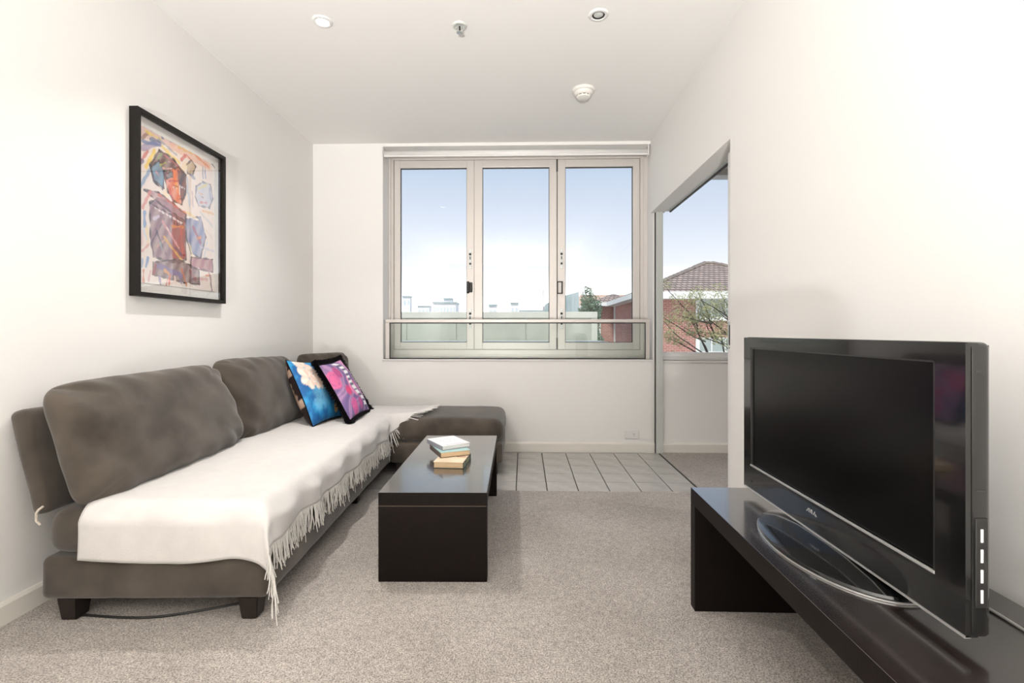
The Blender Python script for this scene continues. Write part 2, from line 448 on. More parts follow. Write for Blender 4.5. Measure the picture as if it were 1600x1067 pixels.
# joint lines between folding leaves
MB().box(-.4435, -.4425, .012, .05, .861, 2.552).build('joint', M['dark_gap'], w1)
MB().box(.2945, .299, .006, .05, .861, 2.552).build('joint', M['blackmetal'], w1)
for z0, z1 in ((2.44, 2.552), (.861, .965)):
    MB().box(.290, .3025, .000, .010, z0, z1, bev=.002).build('hinge', M['blackmetal'], w1)
# flush lock plates on two stiles
for x in (-.478, .336):
    for (z0, z1) in ((1.58, 1.755), (1.045, 1.225)):
        p = MB().box(x-.013, x+.013, .004, .010, z0, z1, bev=.002).build('lock_plate', M['alu_grey'], w1)
        zc = (z0+z1)/2
        MB().cyl((x, .003, z1-.045), .011, .006, 'Y', 16).build('thumb_turn', M['blackmetal'], p)
        MB().box(x-.004, x+.004, .000, .006, zc-.005, zc+.022).build('lever', M['blacksatin'], p)
        MB().cyl((x, .003, z0+.045), .010, .006, 'Y', 16).build('key_cylinder', M['blackmetal'], p)
        for zz in (z0+.010, z1-.010): MB().cyl((x, .003, zz), .0045, .004, 'Y', 8).build('screw', M['chrome'], p)
hd = MB(); hd.box(-.510, -.484, -.020, .008, 1.36, 1.467, bev=.010, seg=3); hd.build('latch_body', M['blackmetal'], w1, smooth=False)
MB().box(-.482, -.458, -.010, .008, 1.37, 1.458, bev=.006).build('latch_keep', M['blackmetal'], w1)
mb = MB(); mb.box(.298, .304, -.016, .008, 1.355, 1.465); mb.box(.334, .346, -.016, .008, 1.355, 1.465)
mb.box(.298, .346, -.016, .008, 1.457, 1.465); mb.box(.298, .346, -.016, .008, 1.355, 1.363); mb.build('pull_handle', M['blackmetal'], w1)
# white reveal lining and sill board
mb = MB(); mb.box(WX0-.001, WX1, B-.014, 4.30, SILL-.012, SILL, bev=.003); mb.box(WX0-.001, WX0+.008, B-.002, 4.30, SILL, WTOP)
mb.build('window_sill', M['reveal'], w1, loc=(0, -4.32, 0))

# glass guard rail standing on the sill
br = thing('balustrade', 'low glass guard with aluminium top rail standing inside the window', 'balustrade', (0, 4.17, SILL))
MB().box(-1.192, 1.072, -.014, .014, .312, .340, bev=.003).build('top_rail', M['alu'], br)
MB().box(-1.186, 1.066, -.012, .012, .304, .312).build('rail_gasket', M['dark_gap'], br)
for x in (-1.180, 1.050):
    MB().box(x-.012, x+.022, -.014, .014, .0, .312, bev=.002).build('end_post', M['alu'], br)
MB().box(-1.158, -1.154, -.010, .010, .0, .308).build('post_gasket', M['dark_gap'], br)
MB().box(1.034, 1.038, -.010, .010, .0, .308).build('post_gasket', M['dark_gap'], br)
MB().box(-1.155, 1.035, -.005, .005, .004, .306).build('glass_panel', M['bal_glass'], br)

# roller blind
rb = thing('roller_blind', 'white roller blind rolled up at the top of the big window', 'blind', (0, B+.030, 2.545))
MB().cyl((-.075, 0, 0), .027, 2.245, 'X', 28).build('rolled_cloth', M['reveal'], rb, smooth=True)
MB().box(-1.195, 1.045, -.031, -.021, -.034, -.018, bev=.003).build('bottom_bar', M['white_plastic'], rb)
for x in (-1.203, 1.052): MB().box(x-.004, x+.004, -.032, .030, -.034, .054, bev=.002).build('bracket', M['white_plastic'], rb)

# ------------------------------------------------------------------ window_2 in the adjoining room
w2 = thing('window_2', 'aluminium window of the adjoining room seen through the door opening', 'window', (0, 4.17, 0), kind='structure')
mb = MB(); mb.box(W2X0, 1.185, 0, .07, .775, W2TOP, bev=.002); mb.box(W2X1-.05, W2X1, 0, .07, .775, W2TOP, bev=.002)
mb.box(1.185, W2X1-.05, 0, .07, .775, .842, bev=.002); mb.box(1.185, W2X1-.05, 0, .07, W2TOP-.05, W2TOP, bev=.002)
mb.box(1.185, W2X1-.05, -.018, .0, .775, .806, bev=.002); mb.box(2.35, 2.41, 0, .07, .842, W2TOP-.05, bev=.002)
mb.build('outer_frame', M['reveal'], w2)
MB().box(1.18, 2.352, .034, .040, .838, W2TOP-.045).build('pane', M['glass'], w2)
MB().box(2.408, W2X1-.045, .034, .040, .838, W2TOP-.045).build('pane', M['glass'], w2)
mb = MB(); mb.box(W2X0, W2X1, -.062, .0, .757, .775, bev=.003); mb.build('window_sill', M['reveal'], w2)

# ------------------------------------------------------------------ ceiling fittings
def disc_ring(mb, r0, r1, z0, z1, n=36):
    mb.lathe([(r0, z0), (r1, z0-.0), (r1, z1), (r0, z1), (r0, z0)], n)
def downlight(x, y, lit, label, watt=0., show=True):
    d = thing('downlight', label, 'downlight', (x, y, H), group='recessed ceiling downlights')
    mb = MB(); mb.lathe([(.032, .0), (.034, -.008), (.046, -.006), (.052, -.0005), (.052, .0)], 36); mb.build('trim_ring', M['white_plastic'], d, smooth=True)
    if lit:
        mb = MB(); mb.lathe([(0, -.004), (.030, -.004), (.033, -.0005)], 28); mb.build('lamp_face', M['lampglow'], d)
        l = bpy.data.lights.new('downlight_lamp', 'AREA'); l.shape = 'DISK'; l.size = .07; l.energy = watt; l.spread = math.radians(115); l.color = (1, .96, .92)
        lo = bpy.data.objects.new('downlight_lamp', l); COL.objects.link(lo); lo.parent = d; lo.location = (0, 0, -.012)
    else:
        mb = MB(); mb.lathe([(0, -.003), (.020, -.004), (.024, -.0005)], 28); mb.build('lamp_face', M['alu_grey'], d, smooth=True)
        mb = MB(); mb.lathe([(.024, -.001), (.032, -.004), (.033, -.0005)], 28); mb.build('baffle', M['dark_gap'], d)
    return d
downlight(-1.042, 2.49, True, 'glowing round downlight in the ceiling above the sofa', 12)
downlight(.379, 2.473, False, 'unlit small round downlight in the ceiling towards the television wall')
for x, y, n, w in ((-.36, .55, 'in the ceiling just in front of the viewer', 2.5), (-1.042, -1.3, 'behind the viewer on the sofa side', 8), (.379, -1.3, 'behind the viewer on the television side', 8)):  # unseen downlights added to fill the room with light
    downlight(x, y, True, 'added unseen downlight '+n, w)
downlight(2.6, 2.3, True, 'glowing round downlight in the adjoining room', 14)

sp = thing('sprinkler', 'small silver fire sprinkler head in the ceiling', 'sprinkler', (-.337, 2.544, H))
mb = MB(); mb.lathe([(0, -.001), (.022, -.002), (.030, -.009), (.037, -.006), (.040, 0)], 30); mb.build('escutcheon', M['alu_grey'], sp, smooth=True)
mb = MB(); mb.tube([(.013, 0, -.006), (.015, 0, -.022), (.0, 0, -.036)], .003, 6); mb.tube([(-.013, 0, -.006), (-.015, 0, -.022), (0, 0, -.036)], .003, 6); mb.build('yoke', M['chrome'], sp)
mb = MB(); mb.tube([(0, 0, -.004), (0, 0, -.034)], .004, 8); mb.build('bulb', M['blackmetal'], sp)
mb = MB(); mb.lathe([(0, -.036), (.016, -.036), (.016, -.038), (0, -.0385)], 16); mb.build('deflector', M['chrome'], sp)

sm = thing('smoke_detector', 'round white smoke detector on the ceiling', 'smoke detector', (.397, 3.24, H))
mb = MB(); mb.lathe([(0, 0), (.076, 0), (.076, -.008), (.070, -.016), (.066, -.017)], 40); mb.lathe([(0, -.017), (.066, -.017)], 40); mb.build('base', M['cream_plastic'], sm, smooth=False)
mb = MB(); mb.lathe([(.062, -.016), (.060, -.030), (.052, -.038), (.046, -.040), (0, -.040)], 40); smooth_by_angle(mb.build('body', M['cream_plastic'], sm))
mb = MB(); mb.lathe([(.042, -.040), (.042, -.046), (0, -.046)], 36); mb.build('vent_ring', M['dark_gap'], sm)
mb = MB(); mb.lathe([(.046, -.046), (.044, -.054), (.030, -.060), (0, -.061)], 40); mb.lathe([(0, -.046), (.046, -.046)], 40); smooth_by_angle(mb.build('cap', M['cream_plastic'], sm))
mb = MB()
for k in range(10):
    a = k*PI/5; mb.box(.040, .046, -.004, .004, -.047, -.039, M=Matrix.Rotation(a, 4, 'Z'))
mb.build('vent_ribs', M['cream_plastic'], sm)

# ------------------------------------------------------------------ power outlet
po = thing('power_outlet', 'white power outlet plate low on the wall under the window', 'power outlet', (.910, B, .153))
MB().box(-.058, .058, -.010, 0, -.036, .036, bev=.004).build('plate', M['white_plastic'], po)
MB().box(-.022, -.008, -.014, -.009, -.012, .012, bev=.0015).build('switch', M['reveal'], po)
MB().cyl((.018, -.010, 0), .015, .002, 'Y', 20).build('socket_face', M['reveal'], po)
for dx, dz, a in ((-.006, .004, .5), (.006, .004, -.5), (0, -.008, 0)):
    MB().box(-.0014, .0014, -.0125, -.0108, -.005, .005, M=Matrix.Translation((.018+dx, 0, dz)) @ Matrix.Rotation(a, 4, 'Y')).build('slot', M['dark_gap'], po)

# =================================================================== sofa (local: x = 0 front edge .. -.79 back, y = 0 near end .. 2.40 far end)
SR = .034
sofa = thing('sofa', 'long charcoal velvet armless sofa along the left wall', 'sofa', (-.893, 1.668, 0), SR)
SD, SLN = .787, 2.40
rounded_box('base', SD/2, SLN/2, .0745, .026, M['velvet'], sofa, (-SD/2, SLN/2, .1585), puff=.004, nse=.003, nsc=5)
rounded_box('seat_cushion', SD/2-.004, SLN/2-.004, .082, .062, M['velvet'], sofa, (-SD/2, SLN/2, .314), puff=.003, nse=.003, nsc=4, crown=.008)
for x, y in ((-.075, .05), (-.705, .05), (-.075, 2.33), (-.705, 2.33), (-.075, 1.2)):
    mb = MB(); r = bmesh.ops.create_cube(mb.bm, size=1)
    for v in r['verts']:
        k = .036 if v.co.z > 0 else .027
        v.co = Vector((x+math.copysign(k, v.co.x), y+math.copysign(k, v.co.y), .088 if v.co.z > 0 else .004))
    bmesh.ops.bevel(mb.bm, geom=mb.bm.edges[:], offset=.004, segments=2, affect='EDGES')
    mb.build('leg', M['darkwood'], sofa)
# leaning back frame
def back_pt(t, f):      # t 0..1 up the frame, f 0 back .. 1 front
    return Vector((-.815-.085*t+.055*f, 0, .375+.365*t+.012*f))
Mx = Matrix.Translation((-.835, SLN/2-.012, .560)) @ Matrix.Rotation(-.235, 4, 'Y')
bf = rounded_box('back_frame', .030, SLN/2-.02, .187, .024, M['velvet'], sofa, (0, 0, 0), puff=.004, nse=.003, nsc=5)
bf.matrix_local = Mx
mb = MB(); mb.tube([(-.766, -.006, .415), (-.778, -.010, .404), (-.786, -.010, .392), (-.787, -.008, .365), (-.780, -.002, .350)], .004, 6); mb.build('strap', M['strap'], sofa)

def back_cushion(BL, BR, TR, TL, T, seed, N=56, p=4.2):
    f, uv = pillow_pts(BL, BR, TR, TL, T, N, 1, p=p, q=.45, pinch=.012, wr=.014, wsc=3.2, seed=seed, rnd=9)
    b, _ = pillow_pts(BL, BR, TR, TL, T*.62, N, -1, p=p, q=.45, pinch=.012, wr=.004, wsc=3.2, seed=seed, rnd=9)
    n = len(f); F = grid_faces(N)
    verts = f+b; faces = F+[tuple(n+i for i in q[::-1]) for q in F]
    o = mesh_obj('back_cushion', verts, faces, M['velvet'], sofa)
    bm = bmesh.new(); bm.from_mesh(o.data); bmesh.ops.remove_doubles(bm, verts=bm.verts[:], dist=.0006)
    bmesh.ops.smooth_vert(bm, verts=bm.verts[:], factor=.4, use_axis_x=True, use_axis_y=True, use_axis_z=True)
    bmesh.ops.recalc_face_normals(bm, faces=bm.faces[:]); bm.to_mesh(o.data); bm.free()
    for q in o.data.polygons: q.use_smooth = True
    # seam piping around the rim
    rim = [f[i] for i in range(N+1)]+[f[j*(N+1)+N] for j in range(1, N+1)]+[f[N*(N+1)+i] for i in range(N-1, -1, -1)]+[f[j*(N+1)] for j in range(N-1, -1, -1)]
    return o
back_cushion((-.640, -.015, .392), (-.640, 1.010, .398), (-.800, .985, .842), (-.795, .010, .828), .118, 1.3)
back_cushion((-.645, .985, .398), (-.645, 1.880, .398), (-.800, 1.860, .838), (-.800, .995, .862), .118, 4.1)
back_cushion((-.690, 1.900, .398), (-.415, 2.290, .398), (-.520, 2.370, .850), (-.760, 1.990, .850), .085, 7.7, N=30)

# =================================================================== ottoman across the window end
ot = thing('ottoman', 'charcoal velvet ottoman under the window at the end of the sofa', 'ottoman', (-.555, 3.755, 0), .012)
OW, OD = .405, .335
rounded_box('base', OW-.004, OD-.004, .0745, .026, M['velvet'], ot, (0, 0, .1585), puff=.004, nse=.003, nsc=5)
rounded_box('seat_cushion', OW, OD, .082, .062, M['velvet'], ot, (0, 0, .312), puff=.010, nse=.004, nsc=4, crown=.005)
for x in (-1, 1):
    for y in (-1, 1):
        mb = MB(); mb.box(x*(OW-.07)-.03, x*(OW-.07)+.03, y*(OD-.06)-.03, y*(OD-.06)+.03, .003, .088, bev=.004); mb.build('leg', M['darkwood'], ot)

# =================================================================== throw over the seat
th = thing('throw_blanket', 'white fringed wool throw spread over the sofa seat', 'throw', (-.893, 1.668, 0), SR)
random.seed(5)
ZT = .413                                   # lying on the seat
A0, A1 = -.640, .100                        # across: back .. front hang
B0, B1 = -.165, 2.135                       # along: near hang .. far end
FLAT = 1.70                                 # beyond this the cloth runs on over the ottoman
RR = .055
def arc(d):                                 # d>0 past the start of the rounded edge: horizontal and vertical travel
    q = RR*PI/2
    if d <= 0: return d, 0.
    if d < q: return RR*math.sin(d/RR), -RR*(1-math.cos(d/RR))
    return RR, -RR-(d-q)
def throw_pt(a, b):
    flat = min(1, max(0, (b-FLAT)/.10))
    da = a+RR; db = -(b-RR)
    hx, vx = arc(da); hy, vy = arc(db)
    x_h = -RR+hx; y_h = RR-hy
    zx = vx
    x = x_h*(1-flat)+a*flat; zx = zx*(1-flat)
    y = y_h
    z = ZT+zx+vy
    if a > -RR and b < RR:                  # hanging corner
        m = min(max(0, a), max(0, -b))
        z = ZT + min(zx, vy) + .28*max(zx, vy)
        x += .35*m; y -= .35*m
    n1 = noise.noise(Vector((a*5, b*3.2, 1.7))); n2 = noise.noise(Vector((a*14, b*9, 4.2)))
    hang_f = min(1, max(0, a/.03))*(1-flat); hang_n = min(1, max(0, -b/.03))
    x += .010*hang_f+hang_f*(.010*math.sin(b*21+2*n1)+.006*n2)
    y -= .012*hang_n+hang_n*(.008*math.sin(a*19+1.5*n1)+.004*n2)
    top = (1-hang_f)*(1-hang_n)
    z += top*(.004*n1+.0025*n2+.004)
    # soft creases on the top, strongest at the far end
    z += top*.006*max(0, noise.noise(Vector((a*3+b*6, b*2, 9.1))))*(1+2*max(0, b-1.4))
    z += top*.014*flat
    return Vector((x, y, z))
NA, NB = 74, 190
def edges(t):                               # uneven hems
    af = A1+.016*noise.noise(Vector((t*6, 0, 3)))+.010*math.sin(t*17)*.5
    bn = 0
    return af
verts = []
for j in range(NB+1):
    tb = j/NB
    for i in range(NA+1):
        ta = i/NA
        b = B0+(B1-B0)*tb
        af = edges(b)
        if b > FLAT: af += .05*min(1, (b-FLAT)/.1)+.10*max(0, (b-FLAT)/.43)
        a = A0+(af-A0)*ta
        # near hem: nearly straight with a droop towards the front corner
        if b < 0: b *= 1+.05*math.sin(a*13)+.12*max(0, (a+.16)/.27)**2
        verts.append(throw_pt(a, b))
cl = mesh_obj('cloth', verts, grid_faces(NA, NB), M['throw'], th)
md = cl.modifiers.new('thickness', 'SOLIDIFY'); md.thickness = .005; md.offset = 1
fm = MB()
def strand(p, d, L, seed, flat):
    rs = random.Random(seed); pts = []
    sx, sy = rs.uniform(-.012, .012), rs.uniform(-.016, .016)
    for k in range(6):
        t = k/5.
        wob = Vector((math.sin(t*5+seed)*.0035, math.cos(t*4+seed*1.7)*.0045, 0))
        q = p+d*L*t+Vector((sx*t, sy*t, 0))+wob*t
        pts.append(q)
    fm.tube(pts, .0027, 4, r2=.0017, caps=False)
fe = [verts[j*(NA+1)+NA] for j in range(NB+1)]
sd_i = 0
for j in range(NB):
    for k in range(3):
        t = (k+random.random()*.8)/3.; p = fe[j].lerp(fe[j+1], t); b = B0+(B1-B0)*(j+t)/NB
        fl_ = min(1, max(0, (b-FLAT)/.10))
        d = Vector((.06, random.uniform(-.15, .15), -1)).lerp(Vector((1, random.uniform(-.4, .5), .02)), fl_).normalized()
        L = random.uniform(.075, .115)*(1-.35*fl_)
        if random.random() < .05: L *= 1.35
        sd_i += 1; strand(p+Vector((0, 0, .007*fl_)), d, L, sd_i*.77, fl_)
for k in range(5):      # long twisted strands at the near front corner
    strand(fe[k]+Vector((-.002*k, 0, 0)), Vector((0, -.03, -1)), .13-.012*k, 900+k, 0)
fr = fm.build('fringe', M['fringe'], th, smooth=True); fr['kind'] = 'stuff'; fr['label'] = 'long twisted white fringe'

# =================================================================== scatter cushions
def smoothstep(a, b, x):
    t = min(1, max(0, (x-a)/(b-a))); return t*t*(3-2*t)
def mixc(a, b, t): return tuple(a[i]*(1-t)+b[i]*t for i in range(3))
def petals(u, v, cu, cv, r, n, ph, depth=.25):
    du, dv = u-cu, v-cv; a = math.atan2(dv, du); d = math.hypot(du, dv)
    rr = r*(1-depth+depth*abs(math.cos(n*a/2+ph)))
    return d/rr, a, d
def blue_print(u, v):
    n = noise.noise(Vector((u*7, v*7, 1))); n2 = noise.noise(Vector((u*22, v*22, 5)))
    c = mixc(s2l((24, 96, 158)), s2l((48, 150, 205)), smoothstep(-.4, .5, n+.3*n2))
    c = mixc(c, s2l((22, 60, 105)), smoothstep(.72, 1.0, u)*.75+smoothstep(.14, 0, v)*.5)
    for cu, cv, r, nn, ph in ((.36, .36, .24, 9, .3), (.55, .52, .13, 7, 1.), (.22, .25, .12, 8, .6)):
        k, a, d = petals(u, v, cu, cv, r, nn, ph, .3)
        if k < 1.15: c = mixc(c, s2l((130, 195, 225)), .55*smoothstep(1.15, .5, k)*(.55+.45*abs(math.sin(a*nn)))+.1*n2)
    for cu, cv, r, nn, ph in ((.27, .86, .22, 5, .2), (.23, .66, .19, 5, 1.1), (.52, .70, .17, 5, .7), (.42, .60, .15, 6, .1)):
        k, a, d = petals(u, v, cu, cv, r, nn, ph, .28)
        if k < 1:
            w = smoothstep(1, .9, k)
            pc = mixc(s2l((250, 236, 222)), s2l((243, 205, 188)), smoothstep(.2, .9, abs(math.sin(a*nn*.5+ph)))*.7+.2*n2)
            pc = mixc(pc, s2l((150, 190, 215)), .6*smoothstep(.22, .05, k))
            c = mixc(c, pc, w)
    du, dv = u-.76, v-.17; x = du*.75+dv*.66; y = -du*.66+dv*.75
    k = (x/.16)**2+(y/.065)**2
    if k < 1: c = mixc(s2l((196, 160, 96)), s2l((120, 92, 55)), smoothstep(.2, .0, abs(math.sin(x*60))))
    return c
def dark_print(u, v):
    c = s2l((38, 26, 24)); n = noise.noise(Vector((u*9, v*9, 3)))
    for cu, cv, r, nn in ((.10, .84, .13, 5), (.14, .63, .12, 6), (.12, .38, .16, 5), (.30, .5, .1, 5), (.5, .3, .2, 6), (.6, .7, .2, 5), (.85, .4, .15, 5)):
        k, a, d = petals(u, v, cu, cv, r, nn, cu*9, .35)
        if k < 1: c = mixc(s2l((206, 180, 160)), s2l((160, 128, 108)), .5+.5*n)
    return c
def purple_print(u, v):
    w = .10*math.sin(v*7+u*3)+.06*math.sin(u*9-v*5)
    n = noise.noise(Vector((u*4, v*4, 2)))
    band = math.sin((u*1.2-v*.9+w)*16+n*2.5)
    c = mixc(s2l((126, 104, 156)), s2l((186, 146, 188)), smoothstep(-.6, .7, band))
    c = mixc(c, s2l((112, 98, 140)), .5*smoothstep(.75, .98, abs(band)))
    for cu, cv, r, col in ((.10, .66, .13, (224, 112, 160)), (.28, .76, .09, (196, 88, 140)), (.52, .46, .15, (236, 144, 190)), (.30, .42, .07, (220, 76, 124)),
                           (.30, .14, .11, (218, 104, 164)), (.56, .14, .08, (196, 90, 150)), (.86, .90, .16, (222, 160, 205)), (.90, .38, .10, (230, 160, 205))):
        k = math.hypot(u-cu, (v-cv)*.85)/r*(1+.25*n)
        if k < 1.15:
            c = mixc(c, s2l(col), smoothstep(1.15, .95, k))
            if .62 < k < .72: c = mixc(c, s2l((150, 90, 150)), .6)
    # white ladder winding down the panel
    cx = .46+.28*(1-v)+.10*math.sin(v*9.0+.6); d = u-cx
    if abs(d) < .085 and v > .05:
        c = s2l((250, 248, 250)) if math.sin(v*62) > -.35 else s2l((108, 106, 128))
        if abs(d) > .07 and math.sin(v*62) <= -.35: c = s2l((150, 130, 170))
    return c
M['print'] = vcol_mat('printed_cotton', .8, bump=.15, bscale=600)
M['print_velvet'] = vcol_mat('printed_satin', .6, bump=.1, bscale=600)

def scatter(name, label, C, T, fprint, bprint, m, seed, N=64, TB=None):
    o = thing(name, label, 'cushion', (0, 0, 0), 0, 'scatter cushions on the sofa')
    cen = sum((Vector(c) for c in C), Vector())/4; base = Vector((cen.x, cen.y, min(c[2] for c in C)))
    o.location = base
    C = [Vector(c)-base for c in C]
    f, uv = pillow_pts(*C, T, N, 1, p=2.2, q=.55, pinch=.07, wr=.004, wsc=4, seed=seed)
    b, _ = pillow_pts(*C, TB or T, N, -1, p=2.6, q=.45, pinch=.07, wr=.004, wsc=4, seed=seed)
    mesh_obj('front_panel', f, grid_faces(N), m, o, cols=[fprint(*q) for q in uv])
    mesh_obj('back_panel', b, [q[::-1] for q in grid_faces(N)], m, o, cols=[bprint(*q) for q in uv])
    rim = [f[i] for i in range(N+1)]+[f[j*(N+1)+N] for j in range(1, N+1)]+[f[N*(N+1)+i] for i in range(N-1, -1, -1)]+[f[j*(N+1)] for j in range(N-1, -1, -1)]
    nrm = (C[1]-C[0]).cross(C[3]-C[0]).normalized()
    return o, rim, nrm
BLU = ((-1.312, 2.990, .426), (-1.262, 3.400, .426), (-1.490, 3.520, .800), (-1.552, 3.130, .832))
ob, rim, _ = scatter('floral_cushion', 'blue floral cushion leaning beside the purple one', BLU, .055, blue_print, dark_print, M['print_velvet'], 2., TB=.105)
mb = MB(); mb.tube(rim, .0035, 6, caps=False); mb.build('piping', M['yarn_black'], ob, smooth=True)
PUR = ((-1.135, 3.135, .432), (-1.150, 3.600, .432), (-1.425, 3.730, .805), (-1.405, 3.270, .790))
op, rim, nr = scatter('fringed_cushion', 'purple and pink swirl cushion with black fringed edge', PUR, .060, purple_print, lambda u, v: s2l((118, 96, 80)), M['print'], 6.)
random.seed(9); mb = MB(); cen = sum(rim, Vector())/len(rim)
for i in range(len(rim)-1):
    for k in range(30):
        p = rim[i].lerp(rim[i+1], random.random()); out = (p-cen); out = (out-nr*out.dot(nr)).normalized()
        tl = (rim[i+1]-rim[i]).normalized()
        d = (out+nr*random.uniform(-.55, .55)+tl*random.uniform(-.5, .5)).normalized(); L = random.uniform(.026, .046)
        if p.z < .02 and d.z < 0: d.z *= .15
        mb.tube([p-out*.004, p+d*L*.6, p+d*L+Vector((0, 0, -.003))], .0022, 4, r2=.0016, caps=False)
o = mb.build('fringe', M['yarn_black'], op, smooth=True); o['kind'] = 'stuff'; o['label'] = 'thick black brush fringe'
mb = MB(); mb.tube(rim, .009, 6, caps=False); mb.build('fringe_tape', M['yarn_black'], op, smooth=True)

# =================================================================== coffee table
def lacquer_top(o):          # the upper face is lacquered, the edges are plain veneer
    o.data.materials.append(M['wenge'])
    for p in o.data.polygons:
        if p.normal.z > .9: p.material_index = 1
    return o
ct = thing('coffee_table', 'low dark wenge coffee table with panel ends in front of the sofa', 'coffee table', (-.379, 2.50, 0), .018)
CW, CLN, CH = .2205, .542, .366
lacquer_top(MB().box(-CW, CW, -CLN, CLN, .312, CH, bev=.0015).build('table_top', M['wenge_end'], ct))
for s in (-1, 1):
    y0, y1 = (-CLN, -CLN+.055) if s < 0 else (CLN-.055, CLN)
    MB().box(-CW, CW, y0, y1, .004, .310, bev=.0015).build('end_panel', M['wenge_end'], ct)
MB().box(-CW+.001, CW-.001, -CLN+.001, -CLN+.05, .309, .313).build('joint_line', mat('raw_edge', (.12, .085, .06), .6), ct)

# =================================================================== books on the coffee table
M['page'] = mat('page_block', (.60, .44, .27), .9, bump=.3, bscale=40, var=.12, vscale=30, stretch=(1, 1, 30))
M['page_white'] = mat('white_page_block', (.72, .70, .68), .9, bump=.3, bscale=40, stretch=(1, 1, 30))
def book(label, c, rz, w, d, h, z, cov, spine, page, spine_side=1, topdeco=None):
    o = thing('book', label, 'book', (c[0], c[1], z), rz, 'stacked books on the coffee table')
    ct_ = .0016
    MB().box(-w/2+.003, w/2-.003, -d/2+.003, d/2-.003, ct_, h-ct_, bev=.0006, seg=1).build('pages', page, o)
    MB().box(-w/2, w/2, -d/2, d/2, h-ct_, h, bev=.0005, seg=1).build('front_cover', cov, o)
    MB().box(-w/2, w/2, -d/2, d/2, 0, ct_, bev=.0005, seg=1).build('back_cover', spine, o)
    x = spine_side*w/2
    MB().box(min(x, x-spine_side*.003), max(x, x-spine_side*.003), -d/2, d/2, 0, h, bev=.0006, seg=1).build('spine', spine, o)
    if topdeco: topdeco(o, h)
    return o
TZ = CH+.0005
cov_cream = mat('cream_cover', (.78, .62, .45), .5, var=.15, vscale=12)
cov_dark = mat('dark_green_spine', (.05, .075, .065), .4)
cov_white = mat('white_cover', (.84, .83, .84), .35); cov_grey = mat('grey_lilac_cover', (.25, .25, .29), .45)
cov_teal = mat('pale_teal_cover', (.38, .58, .56), .45)
def deco1(o, h):
    MB().box(.02, .066, .0, .012, h, h+.0004).build('cover_band', mat('rust_band', (.45, .22, .13), .6), o)
    for y0, y1 in ((-.09, -.05), (-.03, .05)):
        MB().box(.0733, .0739, y0, y1, .006, h-.005).build('spine_label', mat('spine_label_olive', (.36, .38, .22), .5), o)
book('cream paperback with dark spine at the bottom of the stack on the coffee table', (-.352, 2.402), -.075, .147, .195, .030, TZ, cov_cream, cov_dark, M['page'], 1, deco1)
book('thick brown paged paperback in the middle of the stack on the coffee table', (-.383, 2.500), .445, .155, .207, .026, TZ+.0308, cov_teal, mat('brown_back_cover', (.10, .07, .055), .5), M['page'], -1)
def deco3(o, h):
    mb = MB(); mb.lathe([(.036, h), (.036, h+.0004), (.040, h+.0004), (.040, h)], 36, M=Matrix.Translation((0, .01, 0))); mb.lathe([(.018, h), (.018, h+.0004), (.021, h+.0004), (.021, h)], 30, M=Matrix.Translation((0, .01, 0)))
    mb.build('cover_emblem', mat('pale_grey_print', (.62, .61, .63), .4), o)
    MB().box(-.05, .05, -.088, -.074, h, h+.0004).build('cover_title', mat('pale_lilac_print', (.66, .65, .68), .4), o)
book('white covered book on top of the stack on the coffee table', (-.397, 2.541), .585, .156, .2, .022, TZ+.0308+.0268, cov_white, cov_grey, M['page_white'], -1, deco3)

# =================================================================== television bench
tb = thing('tv_bench', 'long dark wenge television bench along the right wall', 'tv bench', (.62, 1.82, 0), -.008)
BW, BLN, BH = .435, 1.78, .440
lacquer_top(MB().box(0, BW, -BLN, 0, BH-.056, BH, bev=.0015).build('bench_top', M['wenge_end'], tb))
for y0, y1 in ((-.045, 0), (-BLN, -BLN+.045)):
    MB().box(0, BW, y0, y1, .004, BH-.0565, bev=.0015).build('end_panel', M['wenge_end'], tb)
MB().box(BW-.03, BW-.012, -BLN+.046, -.046, .12, BH-.0575).build('back_rail', M['wenge_end'], tb)
cb = MB(); cb.tube([(.965, 1.16, .4435), (.964, 1.0, .4435), (.955, .8, .4435), (.95, .5, .4435), (.97, .25, .4435)], .003, 8)
tag(cb.build('power_cable', M['greycable'], smooth=True), 'thin grey cable lying on the bench behind the television', 'cable')

# =================================================================== television (faces the sofa)
tv = thing('television', 'black flat screen television on an oval stand on the bench', 'television', (.79, 1.325, BH), 0)
TW, Z0, Z1 = .437, .030, .557              # half width, bottom and top above the bench
def ring_frame(mb, y0, y1, z0, z1, iy0, iy1, iz0, iz1, xf, xb):
    o = [(y0, z0), (y1, z0), (y1, z1), (y0, z1)]; i = [(iy0, iz0), (iy1, iz0), (iy1, iz1), (iy0, iz1)]
    for k in range(4):
        a, b, c, d = o[k], o[(k+1) % 4], i[(k+1) % 4], i[k]
        mb.prism([(xf, a[0], a[1]), (xf, b[0], b[1]), (xf, c[0], c[1]), (xf, d[0], d[1])], (xb-xf, 0, 0))
IY0, IY1, IZ0, IZ1 = -.372, .388, .114, .522
mb = MB()
for (y0, y1, z0, z1) in ((-TW, IY0, Z0, Z1), (IY1, TW, Z0, Z1), (IY0, IY1, IZ1, Z1), (IY0, IY1, Z0, IZ0)):
    mb.box(0, .022, y0, y1, z0, z1)
bz = mb.build('bezel', M['blackgloss'], tv)
mb = MB(); mb.box(.0005, .046, -TW-.002, TW+.002, Z0-.002, Z1+.002, bev=.012, seg=4)
